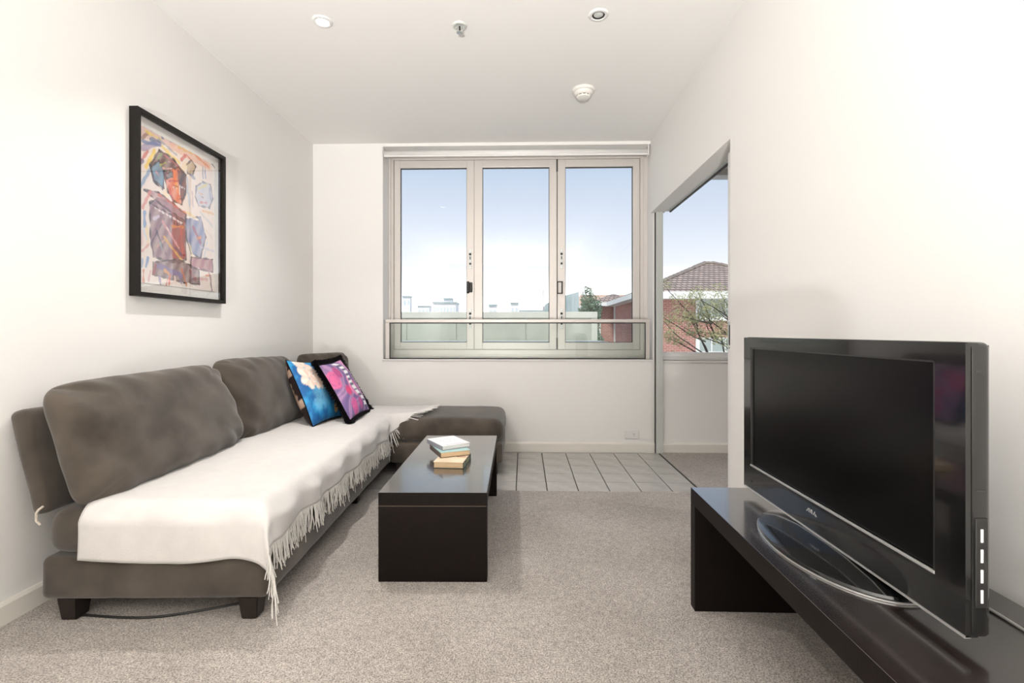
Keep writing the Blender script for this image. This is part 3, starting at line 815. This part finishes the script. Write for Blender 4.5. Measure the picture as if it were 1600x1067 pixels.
# hollow front: keep the shell behind the bezel
bm = mb.bm
for v in bm.verts:
    if v.co.x < .010: v.co.x = .010
smooth_by_angle(mb.build('housing', M['blackgloss'], tv), 50)
mb = MB()
prof = [(.045, TW-.004, Z0+.004, Z1-.004), (.062, TW-.030, Z0+.03, Z1-.03), (.085, TW-.10, Z0+.07, Z1-.08), (.092, TW-.14, Z0+.10, Z1-.12)]
rings = []
for (x, w, a, b) in prof: rings.append([mb.bm.verts.new((x, sy*w, z)) for sy, z in ((-1, a), (1, a), (1, b), (-1, b))])
for a, b in zip(rings[:-1], rings[1:]):
    for k in range(4): mb.bm.faces.new((a[k], a[(k+1) % 4], b[(k+1) % 4], b[k]))
mb.bm.faces.new(rings[-1]); mb.build('rear_cover', M['blacksatin'], tv)
MB().box(.0065, .009, IY0-.001, IY1+.001, IZ0-.001, IZ1+.001).build('screen', M['screen'], tv)
mb = MB(); mb.box(.001, .0065, IY0, IY0+.005, IZ0, IZ1); mb.box(.001, .0065, IY1-.005, IY1, IZ0, IZ1); mb.box(.001, .0065, IY0, IY1, IZ1-.004, IZ1); mb.build('screen_lip', M['blacksatin'], bz)
MB().box(-.0015, .004, IY0, IY1, IZ0-.003, IZ0+.003, bev=.001).build('trim_strip', M['silver'], bz)
MB().box(-.0018, .010, -TW, TW-.01, Z0-.0015, Z0+.003).build('bottom_trim', M['silver'], bz)
# small silver wordmark on the chin, glyphs standing proud
mb = MB()
def glyph(pts): mb.prism([(-.0006, -p[0], p[1]) for p in pts], (.0012, 0, 0))
gz = .078; gx = -.052
for pts in ([(0, 0), (.004, 0), (.012, .009), (.009, .011)], [(.010, 0), (.013, 0), (.017, .011), (.013, .011)], [(.016, 0), (.019, 0), (.025, .011), (.021, .011)],
            [(.024, .0), (.028, 0), (.0275, .011), (.0245, .011)], [(.031, 0), (.034, 0), (.041, .009), (.038, .011)], [(.038, .0), (.046, -.002), (.048, .001), (.041, .006)]):
    glyph([(gx+p[0], gz+p[1]) for p in pts])
mb.build('logo', M['silver'], bz)
mb = MB(); mb.lathe([(0, .002), (.004, .002), (.004, 0)], 12, M=Matrix.Translation((0, .38, .06)) @ Matrix.Rotation(-PI/2, 4, 'Y')); mb.build('power_light', M['blacksatin'], bz)
# control panel with pale legends on the near side
cp = MB().box(.014, .036, -TW-.0045, -TW-.001, .085, .245, bev=.0015).build('control_panel', M['blacksatin'], tv)
for k in range(4):
    MB().box(.022, .027, -TW-.0058, -TW-.004, .094+.036*k, .118+.036*k, bev=.0008, seg=1).build('button', M['white_plastic'], cp)
for z in (.292, .505): MB().box(.016, .032, -TW-.003, -TW-.0012, z, z+.003).build('panel_joint', M['dark_gap'], tv)
st = MB(); st.lathe([(0, .0), (1.0, .0), (1.0, .006), (.985, .011), (.80, .019), (.45, .026), (0, .028)], 64, sx=.152, sy=.262, M=Matrix.Translation((.028, -.018, .001)))
sb = smooth_by_angle(st.build('stand_base', M['blackgloss'], tv), 30)
st = MB(); st.lathe([(.0, .0), (1.008, .0), (1.008, .0035), (0, .0035)], 64, sx=.152, sy=.262, M=Matrix.Translation((.028, -.018, .0006))); st.build('base_rim', M['silver'], sb)
MB().box(.022, .060, -.11, .09, .020, .12, bev=.006).build('neck', M['blackgloss'], tv)

# =================================================================== framed painting
PY0, PY1, PZ0, PZ1, PD = 2.178, 2.836, 1.183, 2.052, .042
pf = thing('framed_painting', 'colourful abstract figure painting in a black frame above the sofa', 'framed picture', (XL+.001, (PY0+PY1)/2, PZ0), 0)
pw, ph = (PY1-PY0)/2, PZ1-PZ0; fb = .020
for (y0, y1, z0, z1, nm) in ((-pw, -pw+fb, 0, ph, 'frame_side'), (pw-fb, pw, 0, ph, 'frame_side'), (-pw+fb, pw-fb, ph-fb, ph, 'frame_rail'), (-pw+fb, pw-fb, 0, fb, 'frame_rail')):
    MB().box(0, PD, y0, y1, z0, z1, bev=.0012, seg=1).build(nm, M['frame'], pf)
MB().box(.004, .008, -pw+fb, pw-fb, fb, ph-fb).build('mount_board', M['mount'], pf)
MB().box(.028, .030, -pw+fb, pw-fb, fb, ph-fb).build('glazing', M['pic_glass'], pf)
# --- the painting, rasterised from brush strokes
AW, AH = 200, 290
def rect(x, y):       # from the oblique view of the sheet to the flat sheet
    s = (x-110.)/420.; u = s/(1.28-.28*s)
    top = 68+s*237.; bot = 965+s*40.
    return u, (y-top)/(bot-top)
sheet_l, sheet_r, sheet_t, sheet_b = .055, .945, .055, .945
cv = np.zeros((AH, AW, 3)); cv[:] = s2l((240, 234, 226))
UU, VV = np.meshgrid((np.arange(AW)+.5)/AW, (np.arange(AH)+.5)/AH)
UU = sheet_l+UU*(sheet_r-sheet_l); VV = sheet_t+VV*(sheet_b-sheet_t); ASP = ph/(2*pw)
def jig(seed, amp=.006):
    r = np.random.RandomState(seed); return amp*np.sin(UU*r.uniform(40, 90)+r.uniform(0, 6))*np.sin(VV*r.uniform(40, 90)+r.uniform(0, 6))
_sd = [0]
def stroke(x0, y0, x1, y1, w, c, a=.9):
    _sd[0] += 1
    (u0, v0), (u1, v1) = rect(x0, y0), rect(x1, y1); w = w/880.
    dx, dy = u1-u0, (v1-v0)*ASP; L2 = dx*dx+dy*dy+1e-9
    px, py = UU-u0, (VV-v0)*ASP
    t = np.clip((px*dx+py*dy)/L2, 0, 1); d = np.hypot(px-t*dx, py-t*dy)+jig(_sd[0])
    # dry-brush streaks along the stroke
    streak = .84+.16*np.sin((px*dy-py*dx)/math.sqrt(L2)*900+_sd[0])
    m_ = np.clip((w-d)/.004+.5, 0, 1)*a*streak
    cv[:] = cv*(1-m_[..., None])+np.array(s2l(c))*m_[..., None]
def fill(pts, c, a=.9, line=None, lw=4):
    lw *= 1.5
    _sd[0] += 1
    P = [rect(*p) for p in pts]; ins = np.zeros(UU.shape, bool); n = len(P); u_ = UU+jig(_sd[0]); v_ = VV+jig(_sd[0]+99)
    for i in range(n):
        (xa, ya), (xb, yb) = P[i], P[(i+1) % n]
        cond = ((ya > v_) != (yb > v_)) & (u_ < (xb-xa)*(v_-ya)/(yb-ya+1e-9)+xa); ins ^= cond
    tex = .85+.15*np.sin(UU*60+VV*35+_sd[0])
    m_ = (ins*a*tex)[..., None]; cv[:] = cv*(1-m_)+np.array(s2l(c))*m_
    if line:
        for i in range(n): stroke(*pts[i], *pts[(i+1) % n], lw, line, .9)
fill([(140, 130), (330, 200), (500, 330), (505, 960), (300, 925), (140, 900)], (236, 218, 208), .75)
S = stroke
S(150, 165, 300, 225, 34, (226, 176, 168), .6); S(300, 240, 480, 340, 30, (236, 178, 150), .7); S(150, 200, 175, 178, 12, (150, 100, 84)); S(150, 250, 235, 222, 20, (150, 128, 172), .85)
S(160, 138, 166, 144, 9, (92, 100, 140)); S(196, 158, 204, 164, 9, (92, 104, 150)); S(250, 198, 266, 190, 9, (84, 112, 160)); S(150, 215, 250, 240, 11, (84, 118, 170)); S(190, 205, 240, 216, 12, (92, 118, 150))
S(290, 212, 400, 265, 9, (74, 106, 156)); S(165, 165, 240, 206, 9, (238, 210, 96)); S(235, 206, 320, 285, 8, (170, 170, 180)); S(250, 245, 330, 320, 12, (244, 214, 110)); S(330, 245, 440, 292, 10, (238, 184, 92)); S(390, 262, 480, 345, 9, (232, 140, 90))
S(345, 306, 362, 288, 12, (206, 76, 58)); S(372, 285, 396, 312, 6, (206, 90, 66)); S(142, 312, 178, 266, 11, (208, 92, 84)); S(140, 325, 150, 310, 10, (110, 92, 130)); S(168, 345, 212, 258, 13, (246, 208, 50)); S(490, 318, 508, 346, 5, (74, 92, 124)); S(450, 340, 452, 400, 5, (110, 134, 176)); S(462, 340, 464, 400, 5, (110, 134, 176))
S(140, 440, 195, 350, 12, (120, 156, 190)); S(240, 520, 365, 330, 26, (246, 224, 176), .6)
# far head top right
fill([(370, 330), (395, 310), (415, 340), (400, 385), (375, 375)], (180, 150, 110), .8, (70, 60, 66), 3); S(385, 380, 410, 400, 10, (150, 158, 180))
# headdress
fill([(188, 335), (235, 260), (300, 298), (358, 375), (300, 352), (262, 362), (250, 455), (205, 412)], (96, 54, 58), .95, (44, 30, 34), 4)
fill([(192, 345), (232, 312), (256, 362), (256, 448), (214, 412)], (126, 160, 182), .9, (60, 60, 70), 3); S(228, 300, 245, 278, 7, (132, 164, 98)); S(242, 335, 266, 322, 7, (176, 184, 90)); S(282, 318, 288, 318, 8, (232, 176, 190)); S(262, 285, 340, 350, 6, (196, 110, 112)); S(255, 350, 355, 362, 6, (232, 182, 170)); S(222, 370, 232, 385, 8, (222, 150, 140))
# main face
fill([(256, 372), (328, 345), (366, 382), (366, 482), (345, 530), (308, 514), (278, 470)], (222, 112, 70), .95, (52, 36, 38), 4)
fill([(322, 350), (366, 382), (366, 474), (345, 528), (336, 460), (328, 400)], (70, 78, 96), .95); fill([(262, 380), (300, 366), (302, 392), (272, 402)], (110, 128, 128), .9, (52, 44, 46), 3); S(306, 362, 316, 420, 9, (244, 122, 56)); S(285, 412, 330, 414, 6, (184, 60, 60)); S(318, 420, 326, 470, 8, (242, 160, 62))
S(304, 444, 322, 450, 6, (245, 240, 235)); S(310, 446, 316, 448, 4, (30, 26, 30)); S(346, 446, 360, 452, 5, (235, 235, 238)); S(352, 449, 355, 450, 4, (24, 24, 30)); S(337, 436, 337, 480, 5, (250, 246, 240)); S(304, 434, 326, 440, 3, (40, 30, 34)); S(326, 504, 346, 502, 6, (60, 44, 56)); S(280, 440, 300, 500, 8, (206, 96, 86))
# robe
fill([(186, 522), (228, 500), (300, 520), (366, 600), (366, 802), (330, 822), (206, 792), (190, 700)], (138, 104, 118), .92, (62, 50, 58), 4)
fill([(296, 505), (362, 580), (364, 800), (300, 800)], (164, 66, 54), .85); fill([(160, 458), (232, 470), (368, 580), (362, 612), (240, 530)], (176, 140, 146), .9, (74, 58, 64), 4); S(230, 480, 365, 572, 6, (214, 110, 84)); S(186, 522, 352, 616, 4, (58, 46, 52))
for k in range(8): S(214+18*k, 548+10*k, 222+18*k, 553+10*k, 6, (238, 228, 226))
for k in range(5): S(296+13*k, 596+7*k, 298+13*k, 620+5*k, 3, (60, 40, 40))
S(258, 690, 350, 815, 9, (226, 178, 84)); S(252, 618, 330, 745, 9, (220, 160, 160)); S(268, 636, 290, 676, 5, (244, 240, 238)); S(300, 640, 350, 640, 10, (222, 140, 70)); S(342, 640, 350, 780, 8, (196, 92, 74)); S(206, 600, 230, 590, 10, (214, 204, 222)); S(225, 740, 265, 700, 10, (206, 170, 150)); S(215, 650, 270, 780, 5, (92, 84, 110)); S(196, 720, 260, 600, 4, (84, 72, 92)); S(310, 740, 345, 780, 7, (84, 58, 84)); S(240, 720, 250, 760, 8, (150, 170, 170))
# second figure
fill([(418, 440), (450, 418), (488, 430), (500, 500), (482, 546), (430, 535), (414, 490)], (206, 206, 216), .95, (140, 140, 154), 4); S(430, 450, 470, 430, 8, (226, 216, 150)); S(432, 470, 446, 480, 5, (232, 180, 120)); S(440, 520, 466, 520, 7, (216, 140, 134)); S(436, 484, 452, 496, 3, (110, 100, 110)); S(484, 450, 492, 520, 8, (160, 170, 196)); S(380, 470, 384, 540, 9, (196, 206, 222)); S(372, 400, 376, 470, 12, (186, 196, 214)); S(398, 470, 402, 540, 8, (206, 190, 190))
fill([(366, 602), (440, 590), (465, 690), (440, 792), (392, 772), (370, 700)], (134, 146, 184), .9, (84, 80, 104), 3); S(366, 565, 430, 608, 9, (240, 214, 160)); S(372, 590, 425, 606, 5, (250, 246, 244)); S(400, 640, 440, 720, 12, (176, 110, 120)); S(420, 700, 440, 690, 9, (236, 160, 90)); S(440, 570, 500, 640, 9, (206, 206, 206)); S(450, 560, 500, 575, 8, (236, 190, 140)); S(460, 650, 500, 700, 9, (226, 214, 200)); S(380, 720, 400, 790, 8, (240, 230, 190)); S(470, 720, 450, 830, 5, (190, 206, 224)); S(440, 740, 500, 760, 8, (206, 200, 214))
fill([(394, 790), (498, 802), (500, 864), (390, 842)], (172, 104, 116), .9, (84, 50, 60), 4); S(470, 820, 490, 900, 9, (176, 140, 150)); S(376, 830, 410, 935, 10, (244, 238, 234)); S(430, 850, 440, 935, 12, (240, 232, 232)); S(486, 880, 495, 955, 6, (70, 60, 70)); S(466, 880, 480, 880, 9, (220, 140, 90)); S(440, 900, 470, 900, 12, (222, 176, 176))
# hem
fill([(204, 816), (330, 802), (430, 852), (436, 926), (360, 918), (200, 878)], (112, 74, 80), .9, (52, 36, 42), 3); S(230, 836, 340, 880, 20, (128, 114, 162), .9); S(206, 870, 214, 830, 12, (160, 60, 60)); S(262, 858, 282, 870, 12, (226, 164, 70)); S(290, 880, 282, 926, 9, (226, 96, 58)); S(275, 900, 270, 930, 7, (206, 62, 50)); S(330, 870, 345, 920, 8, (120, 108, 150)); S(345, 850, 370, 930, 8, (206, 110, 66)); S(388, 860, 415, 900, 16, (150, 92, 86)); S(236, 890, 240, 925, 10, (150, 132, 176)); S(310, 890, 316, 926, 9, (238, 214, 206))
S(152, 548, 190, 462, 11, (220, 142, 132)); S(160, 570, 162, 640, 12, (104, 148, 198)); S(172, 640, 176, 720, 10, (236, 214, 170)); S(150, 762, 182, 728, 8, (216, 150, 140)); S(178, 796, 168, 840, 8, (84, 128, 190)); S(150, 800, 148, 840, 6, (130, 164, 204)); S(156, 860, 154, 922, 8, (214, 120, 76)); S(170, 700, 150, 640, 8, (206, 214, 226)); S(190, 860, 180, 905, 9, (214, 160, 160)); S(150, 660, 148, 730, 10, (230, 200, 196))
verts, cols, faces = [], [], []
for j in range(AH):
    for i in range(AW):
        u = sheet_l+(sheet_r-sheet_l)*i/(AW-1); v = sheet_t+(sheet_b-sheet_t)*j/(AH-1)
        e = min(i, AW-1-i, j, AH-1-j)
        du = .0035*noise.noise(Vector((j*.15, 1, 0))) if i in (0, AW-1) else 0
        dv = .0035*noise.noise(Vector((i*.15, 7, 0))) if j in (0, AH-1) else 0
        verts.append((.0105+.002*noise.noise(Vector((u*5, v*5, 0))), (-pw+fb)+(u+du)*(2*pw-2*fb), (ph-fb)-(v+dv)*(ph-2*fb)))
cols = cv.reshape(-1, 3)
ps = mesh_obj('painted_sheet', verts, grid_faces(AW-1, AH-1), M['art'], pf, cols=cols)
md = ps.modifiers.new('thickness', 'SOLIDIFY'); md.thickness = .001

# =================================================================== cable under the sofa
mb = MB()
pts = []
for k in range(40):
    t = k/39.; pts.append((-1.655+.66*t, 1.700+.10*t**2-.035*math.sin(t*PI)+.006*math.sin(t*9), .0085))
mb.tube(pts, .0045, 8)
tag(mb.build('floor_cable', M['cable'], smooth=True), 'black cable lying on the carpet under the near end of the sofa', 'cable')

# =================================================================== outside
GZ = -3.0
M['ground'] = mat('pale_ground', (.42, .42, .38), .95, var=.2, vscale=.6)
M['render'] = mat('grey_green_render', (.40, .42, .37), .9, bump=.1, bscale=30, var=.10, vscale=3)
M['coping'] = mat('pale_coping', (.55, .56, .50), .85, var=.06, vscale=5)
M['brick'] = brick_material('red_brickwork', s2l((180, 122, 110)), s2l((160, 104, 94)), s2l((200, 178, 168)), .24, .086, msize=.010)
M['rooftile'] = brick_material('roof_tiles', s2l((196, 176, 164)), s2l((168, 152, 144)), s2l((110, 102, 98)), .26, .34, msize=.03, bump=.6)
M['ridge'] = mat('ridge_tiles', s2l((138, 128, 120)), .9, var=.2, vscale=3)
M['whitepaint'] = mat('white_exterior_paint', (.78, .79, .76), .6)
M['darkglass'] = mat('house_window_glass', (.30, .36, .34), .08, spec=.8)
M['paleglass'] = mat('hazed_window_glass', (.62, .68, .72), .3)  # panes lightened, distance haze put into the colour
M['metalclad'] = mat('grey_standing_seam', s2l((150, 166, 168)), .5, var=.06, vscale=2)
M['pale_build'] = mat('haze_pale_building', (.82, .84, .85), .9)  # pale tone has the skyline haze painted in
M['bark'] = mat('grey_bark', (.06, .05, .042), .9)
M['leaf_olive'] = mat('olive_leaf', (.30, .30, .15), .7, var=.35, vscale=2.5)
M['leaf_dark'] = mat('dark_green_leaf', (.08, .15, .085), .7, var=.4, vscale=3)
M['twig'] = mat('pale_twig', (.36, .30, .22), .9)

tag(MB().box(-90, 90, BO+.02, 190, GZ-.3, GZ).build('ground', M['ground']), 'pale ground below the window', 'ground', kind='structure')

# rendered parapet wall of the neighbouring roof terrace
pw_ = thing('parapet_wall', 'long grey green rendered parapet wall outside the big window', 'wall', (0, 6.5, GZ))
px0, px1 = -3.2, .96
joints = [px0, -1.57, -.90, .03, px1]
for a, b in zip(joints[:-1], joints[1:]):
    MB().box(a+.006, b-.006, 0, .16, 0, 4.20, bev=.006, seg=1).build('panel', M['render'], pw_)
MB().box(px0, px1, .012, .15, 0, 4.19).build('core', M['render'], pw_)
MB().box(px0-.02, px1+.02, -.03, .19, 4.20, 4.285, bev=.006, seg=1).build('coping', M['coping'], pw_)
MB().box(px1-.06, px1+.02, -.02, .18, 0, 4.20, bev=.004, seg=1).build('end_pier', M['coping'], pw_)
tag(MB().box(px0, px1, 5.15, 6.47, 3.80, 3.905).build('terrace_slab', M['coping'], loc=(0, 0, GZ)), 'pale terrace ledge at the foot of the rendered parapet', 'ledge')

# --- brick house
hs = thing('brick_house', 'red brick house with hipped tile roof right of the window', 'house', (5.8, 23.0, GZ))
EZ = 5.84       # eaves above the ground
def slope(mb, A, Bp, C, D, n):
    A, Bp, C, D = map(Vector, (A, Bp, C, D))           # A,B eaves; D,C ridge (above A,B)
    nr = (Bp-A).cross(D-A).normalized()
    if nr.z < 0: nr = -nr
    L = mb.bm.loops.layers.uv.verify()
    ud = (Bp-A).normalized()
    for i in range(n):
        t0, t1 = i/n, (i+1)/n
        a, b, c, d = A.lerp(D, t0)+nr*.035, Bp.lerp(C, t0)+nr*.035, Bp.lerp(C, t1)+nr*.004, A.lerp(D, t1)+nr*.004
        a0, b0 = A.lerp(D, t0), Bp.lerp(C, t0)
        for quad in ((a, b, c, d), (a0, b0, b, a)):
            if (quad[2]-quad[3]).length < 1e-4: quad = quad[:3]
            f = mb.bm.faces.new([mb.bm.verts.new(q) for q in quad])
            for l in f.loops:
                dd = l.vert.co-A; u = dd.dot(ud); l[L].uv = (u, .34*(i+(.02 if l.vert.co in () else (.05 if (l.vert.co-d).length > .3 and (l.vert.co-c).length > .3 else .95))))
MW, MD = 9.0, 10.0
MB().box(0, MW, 0, MD, 0, EZ).build('main_wall', M['brick'], hs)
MB().box(-1.17, .6, 8.1, 15, 0, EZ).build('wing_wall', M['brick'], hs)
ov, rise, run = .5, 1.95, 4.75
mb = MB()
e0, e1, e2, e3 = (-ov, -ov, EZ), (MW+ov, -ov, EZ), (MW+ov, MD+ov, EZ), (-ov, MD+ov, EZ)
r0, r1 = (run-ov, run-ov+.0, EZ+rise), (MW+ov-run, run-ov, EZ+rise)
r0b, r1b = (run-ov, MD+ov-run-.0, EZ+rise), (MW+ov-run, MD+ov-run, EZ+rise)
slope(mb, e0, e1, r1, r0, 14); slope(mb, e3, e0, r0, r0b, 14); slope(mb, e1, e2, r1b, r1, 14); slope(mb, e2, e3, r0b, r1b, 14)
mb.poly([r0, r1, r1b, r0b])
mb.build('main_roof', M['rooftile'], hs, uv=False)
mb = MB()
for a, b in ((e0, r0), (r0, r1), (e1, r1), (r0, r0b)):
    a, b = Vector(a), Vector(b); n = max(2, int((b-a).length/.42))
    for k in range(n):
        p, q = a.lerp(b, k/n), a.lerp(b, (k+1.08)/n); mb.tube([p+Vector((0, 0, .03)), q+Vector((0, 0, .06))], .11, 6)
mb.build('ridge_tiles', M['ridge'], hs)
mb = MB(); we0, we1, we2, we3 = (-1.17-ov, 8.1-ov, EZ), (1.4, 8.1-ov, EZ), (1.4, 15+ov, EZ), (-1.17-ov, 15+ov, EZ)
wr0, wr1 = (.2, 9.6, EZ+.72), (.2, 13.5, EZ+.72)
slope(mb, we0, we1, wr0, wr0, 5); slope(mb, we3, we0, wr0, wr1, 5)
mb.build('wing_roof', M['rooftile'], hs, uv=False)
mb = MB()
for a, b in ((e0, e1), (e3, e0)):
    pass
mb.box(-ov-.06, MW+ov, -ov-.12, -ov+.04, EZ-.30, EZ+.03); mb.box(-ov-.12, -ov+.04, -ov-.12, MD+ov, EZ-.22, EZ+.03)
mb.box(-ov, MW+ov, -ov, 0, EZ-.30, EZ-.24); mb.box(-ov, 0, -ov, MD, EZ-.22, EZ-.16)
mb.build('gutter', M['whitepaint'], hs)
mb = MB(); mb.box(-1.17-ov-.1, -1.17-ov+.05, 8.1-ov-.1, 15, EZ-.2, EZ+.03); mb.box(-1.17-ov-.1, .0, 8.1-ov-.1, 8.1-ov+.05, EZ-.2, EZ+.03); mb.build('gutter', M['whitepaint'], hs)
for x, y in ((-.05, 7.9), (-.95, 8.04)): MB().box(x-.05, x+.05, y-.05, y+.05, 0, EZ-.2).build('downpipe', M['whitepaint'], hs)
def house_window(x0, x1, z0, z1, nx, nz, y=0.):
    mb = MB(); t = .055
    mb.box(x0, x1, y-.06, y-.01, z0, z0+t*1.6); mb.box(x0, x1, y-.06, y-.01, z1-t, z1)
    for k in range(nx+1):
        xx = x0+(x1-x0)*k/nx; w = .09 if k in (0, nx) or k == nx//2 else .03; mb.box(xx-w, xx+w, y-.06, y-.01, z0, z1)
    for k in range(1, nz): zz = z0+(z1-z0)*k/nz; mb.box(x0, x1, y-.055, y-.01, zz-.03, zz+.03)
    w = mb.build('window', M['whitepaint'], hs)
    for k in range(nx):
        for j in range(nz):
            a, b = x0+(x1-x0)*k/nx, x0+(x1-x0)*(k+1)/nx; c, d = z0+(z1-z0)*j/nz, z0+(z1-z0)*(j+1)/nz
            MB().box(a, b, y-.03, y-.012, c, d).build('pane', M['darkglass'], w)
    MB().box(x0-.08, x1+.08, y-.12, y, z0-.08, z0).build('sill', M['whitepaint'], w)
house_window(2.35, 6.2, 4.62, 5.56, 6, 2)
house_window(2.35, 6.2, 2.4, 3.75, 6, 2)
MB().box(2.35, 6.2, -.05, 0, 4.02, 4.58).build('spandrel_panel', M['brick'], hs)
mb = MB(); mb.box(-.06, -.01, 1.2, 2.3, 4.7, 5.5); sw = mb.build('window', M['whitepaint'], hs); MB().box(-.07, -.05, 1.28, 2.22, 4.78, 5.42).build('pane', M['darkglass'], sw)
mb = MB(); mb.box(-1.23, -1.18, 11.0, 12.2, 4.8, 5.5); sw = mb.build('window', M['whitepaint'], hs); MB().box(-1.24, -1.22, 11.1, 12.1, 4.86, 5.44).build('pane', M['darkglass'], sw)

# --- brown roofed house farther back
fh = thing('far_house', 'brown roofed house behind the brick house', 'house', (5.2, 52, GZ))
MB().box(0, 8, 0, 8, 0, 6.0).build('wall', M['brick'], fh)
mb = MB(); mb.prism([(-.5, -.5, 6.0), (8.5, -.5, 6.0), (7.0, 3, 8.2), (1.2, 3, 8.2)], (0, .3, 0)); mb.build('roof', mat('brown_roof', s2l((196, 168, 150)), .9, var=.12, vscale=2), fh)

# --- metal clad building
mc = thing('metal_clad_building', 'grey standing seam metal building behind the parapet', 'building', (1.1, 24, GZ))
mb = MB(); mb.prism([(0, 0, 0), (1.62, 0, 0), (1.62, 0, 6.0), (.62, 0, 5.72), (0, 0, 5.40)], (0, 4, 0)); mb.build('wall', M['metalclad'], mc)
for k in range(7): MB().box(.08+.22*k, .11+.22*k, -.05, 0, 0, 5.40+min(.32, .22*k*.5)).build('seam', M['metalclad'], mc)
MB().box(-1.3, -.01, .2, 3, 0, 5.02).build('annex', M['pale_build'], mc)
MB().box(-1.34, .0, .15, 3, 5.02, 5.10).build('annex_roof', M['metalclad'], mc)
MB().box(-.14, -.10, .3, .34, 5.1, 6.1).build('mast', M['ridge'], mc)

# --- skyline blocks, paled in colour for distance haze
def skyline(x0, x1, Y, yt, label, parts=()):
    X0 = ((x0-800)/758.6-.0242)*Y; X1 = ((x1-800)/758.6-.0242)*Y; Z = 1.017+(518.5-yt)*Y/758.6
    o = thing('distant_building', label, 'building', ((X0+X1)/2, Y, GZ), 0, 'distant pale buildings on the skyline')
    w = (X1-X0)/2
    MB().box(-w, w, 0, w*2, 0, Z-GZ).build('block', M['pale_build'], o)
    MB().box(-w*1.05, w*1.05, -.2, w*2, Z-GZ, Z-GZ+.25).build('roof_slab', M['metalclad'], o)
    nb = max(2, int((x1-x0)/5))
    for k in range(nb):
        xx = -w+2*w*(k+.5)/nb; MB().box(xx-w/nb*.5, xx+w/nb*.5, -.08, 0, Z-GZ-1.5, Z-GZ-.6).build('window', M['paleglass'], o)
    return o
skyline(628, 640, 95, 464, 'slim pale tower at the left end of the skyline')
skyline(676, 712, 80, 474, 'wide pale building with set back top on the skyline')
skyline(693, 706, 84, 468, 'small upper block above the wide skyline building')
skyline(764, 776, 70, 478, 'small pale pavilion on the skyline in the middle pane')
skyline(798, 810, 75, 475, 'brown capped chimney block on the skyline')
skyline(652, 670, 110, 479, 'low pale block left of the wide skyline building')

# --- trees
def leafy(name, label, base, trunk_pts, blobs, nleaf, lsize, leafm, barkm, seed, branches=()):
    o = thing(name, label, 'tree', base)
    mb = MB(); mb.tube(trunk_pts, .09, 8, r2=.03)
    mb.build('trunk', barkm, o, smooth=True)
    rs = random.Random(seed)
    for br_ in branches: b_ = MB(); b_.tube(br_[0], br_[1], 6, r2=br_[1]*.25); b_.build('branch', barkm, o, smooth=True)
    fmb = MB(); tot = sum(b[1][0]*b[1][1]*b[1][2] for b in blobs)
    for (c, r) in blobs:
        n = int(nleaf*r[0]*r[1]*r[2]/tot)
        for k in range(n):
            while True:
                p = Vector((rs.uniform(-1, 1), rs.uniform(-1, 1), rs.uniform(-1, 1)))
                if p.length <= 1: break
            p = Vector((c[0]+p.x*r[0], c[1]+p.y*r[1], c[2]+p.z*r[2]))
            d = Vector((rs.uniform(-1, 1), rs.uniform(-1, 1), rs.uniform(-1, 1))).normalized(); e = d.orthogonal().normalized()
            s = lsize*rs.uniform(.6, 1.4)
            fmb.poly([p-d*s, p+e*s*.35, p+d*s, p-e*s*.35])
    f = fmb.build('foliage', leafm, o, uv=False); f['kind'] = 'stuff'
    return o
# olive shrub in front of the house, its limbs fanning up from the right
rs = random.Random(3); brs = []; blobs = []
root = Vector((.95, 0, 3.45))
for k in range(26):
    ang = rs.uniform(1.75, 3.05); L = rs.uniform(.55, 1.35); p = root+Vector((rs.uniform(-.5, .5), rs.uniform(-.5, .5), rs.uniform(-.1, .75))); pts = [p.copy()]
    for q in range(6):
        p = p+Vector((math.cos(ang), rs.uniform(-.3, .3), math.sin(ang)))*L/6; ang += rs.uniform(-.18, .16); pts.append(p.copy())
    brs.append((pts, rs.uniform(.009, .02)))
    blobs.append((tuple(pts[-1]), (.20, .22, .13))); blobs.append((tuple(pts[-3]), (.17, .2, .11)))
leafy('olive_tree', 'sparse olive green tree in front of the brick house', (2.95, 9.5, GZ), [(1.15, 0, 0), (1.1, .05, 1.8), (1.0, 0, 3.2), (1.25, 0, 4.3)], blobs, 5600, .026, M['leaf_olive'], M['bark'], 4, brs)
leafy('conifer_tree', 'dark green bushy tree rising behind the parapet wall', (2.4, 18, GZ), [(0, 0, 0), (0, 0, 3), (.05, 0, 5.4)],
      [((0, 0, 4.3), (.42, .4, 1.0)), ((-.05, 0, 5.1), (.26, .3, .65)), ((.28, 0, 4.8), (.22, .3, .55)), ((-.2, 0, 4.5), (.25, .3, .6)), ((.1, 0, 3.4), (.5, .5, .8))], 5200, .06, M['leaf_dark'], M['bark'], 8)
rs = random.Random(12); tw = []
for k in range(16):
    x = rs.uniform(-1.6, 1.6); tw.append(([(x, 0, 5.2), (x+rs.uniform(-.2, .2), 0, 6.0), (x+rs.uniform(-.35, .35), 0, 6.4+rs.uniform(0, .9))], .022))
leafy('bare_tree', 'twiggy half bare tree above the brown roof', (6.2, 42, GZ), [(0, 0, 0), (0, 0, 5.6)], [((-1.5, 0, 5.6), (.8, .5, .5)), ((.6, 0, 5.7), (.9, .5, .3))], 700, .07, M['leaf_olive'], M['twig'], 15, tw)
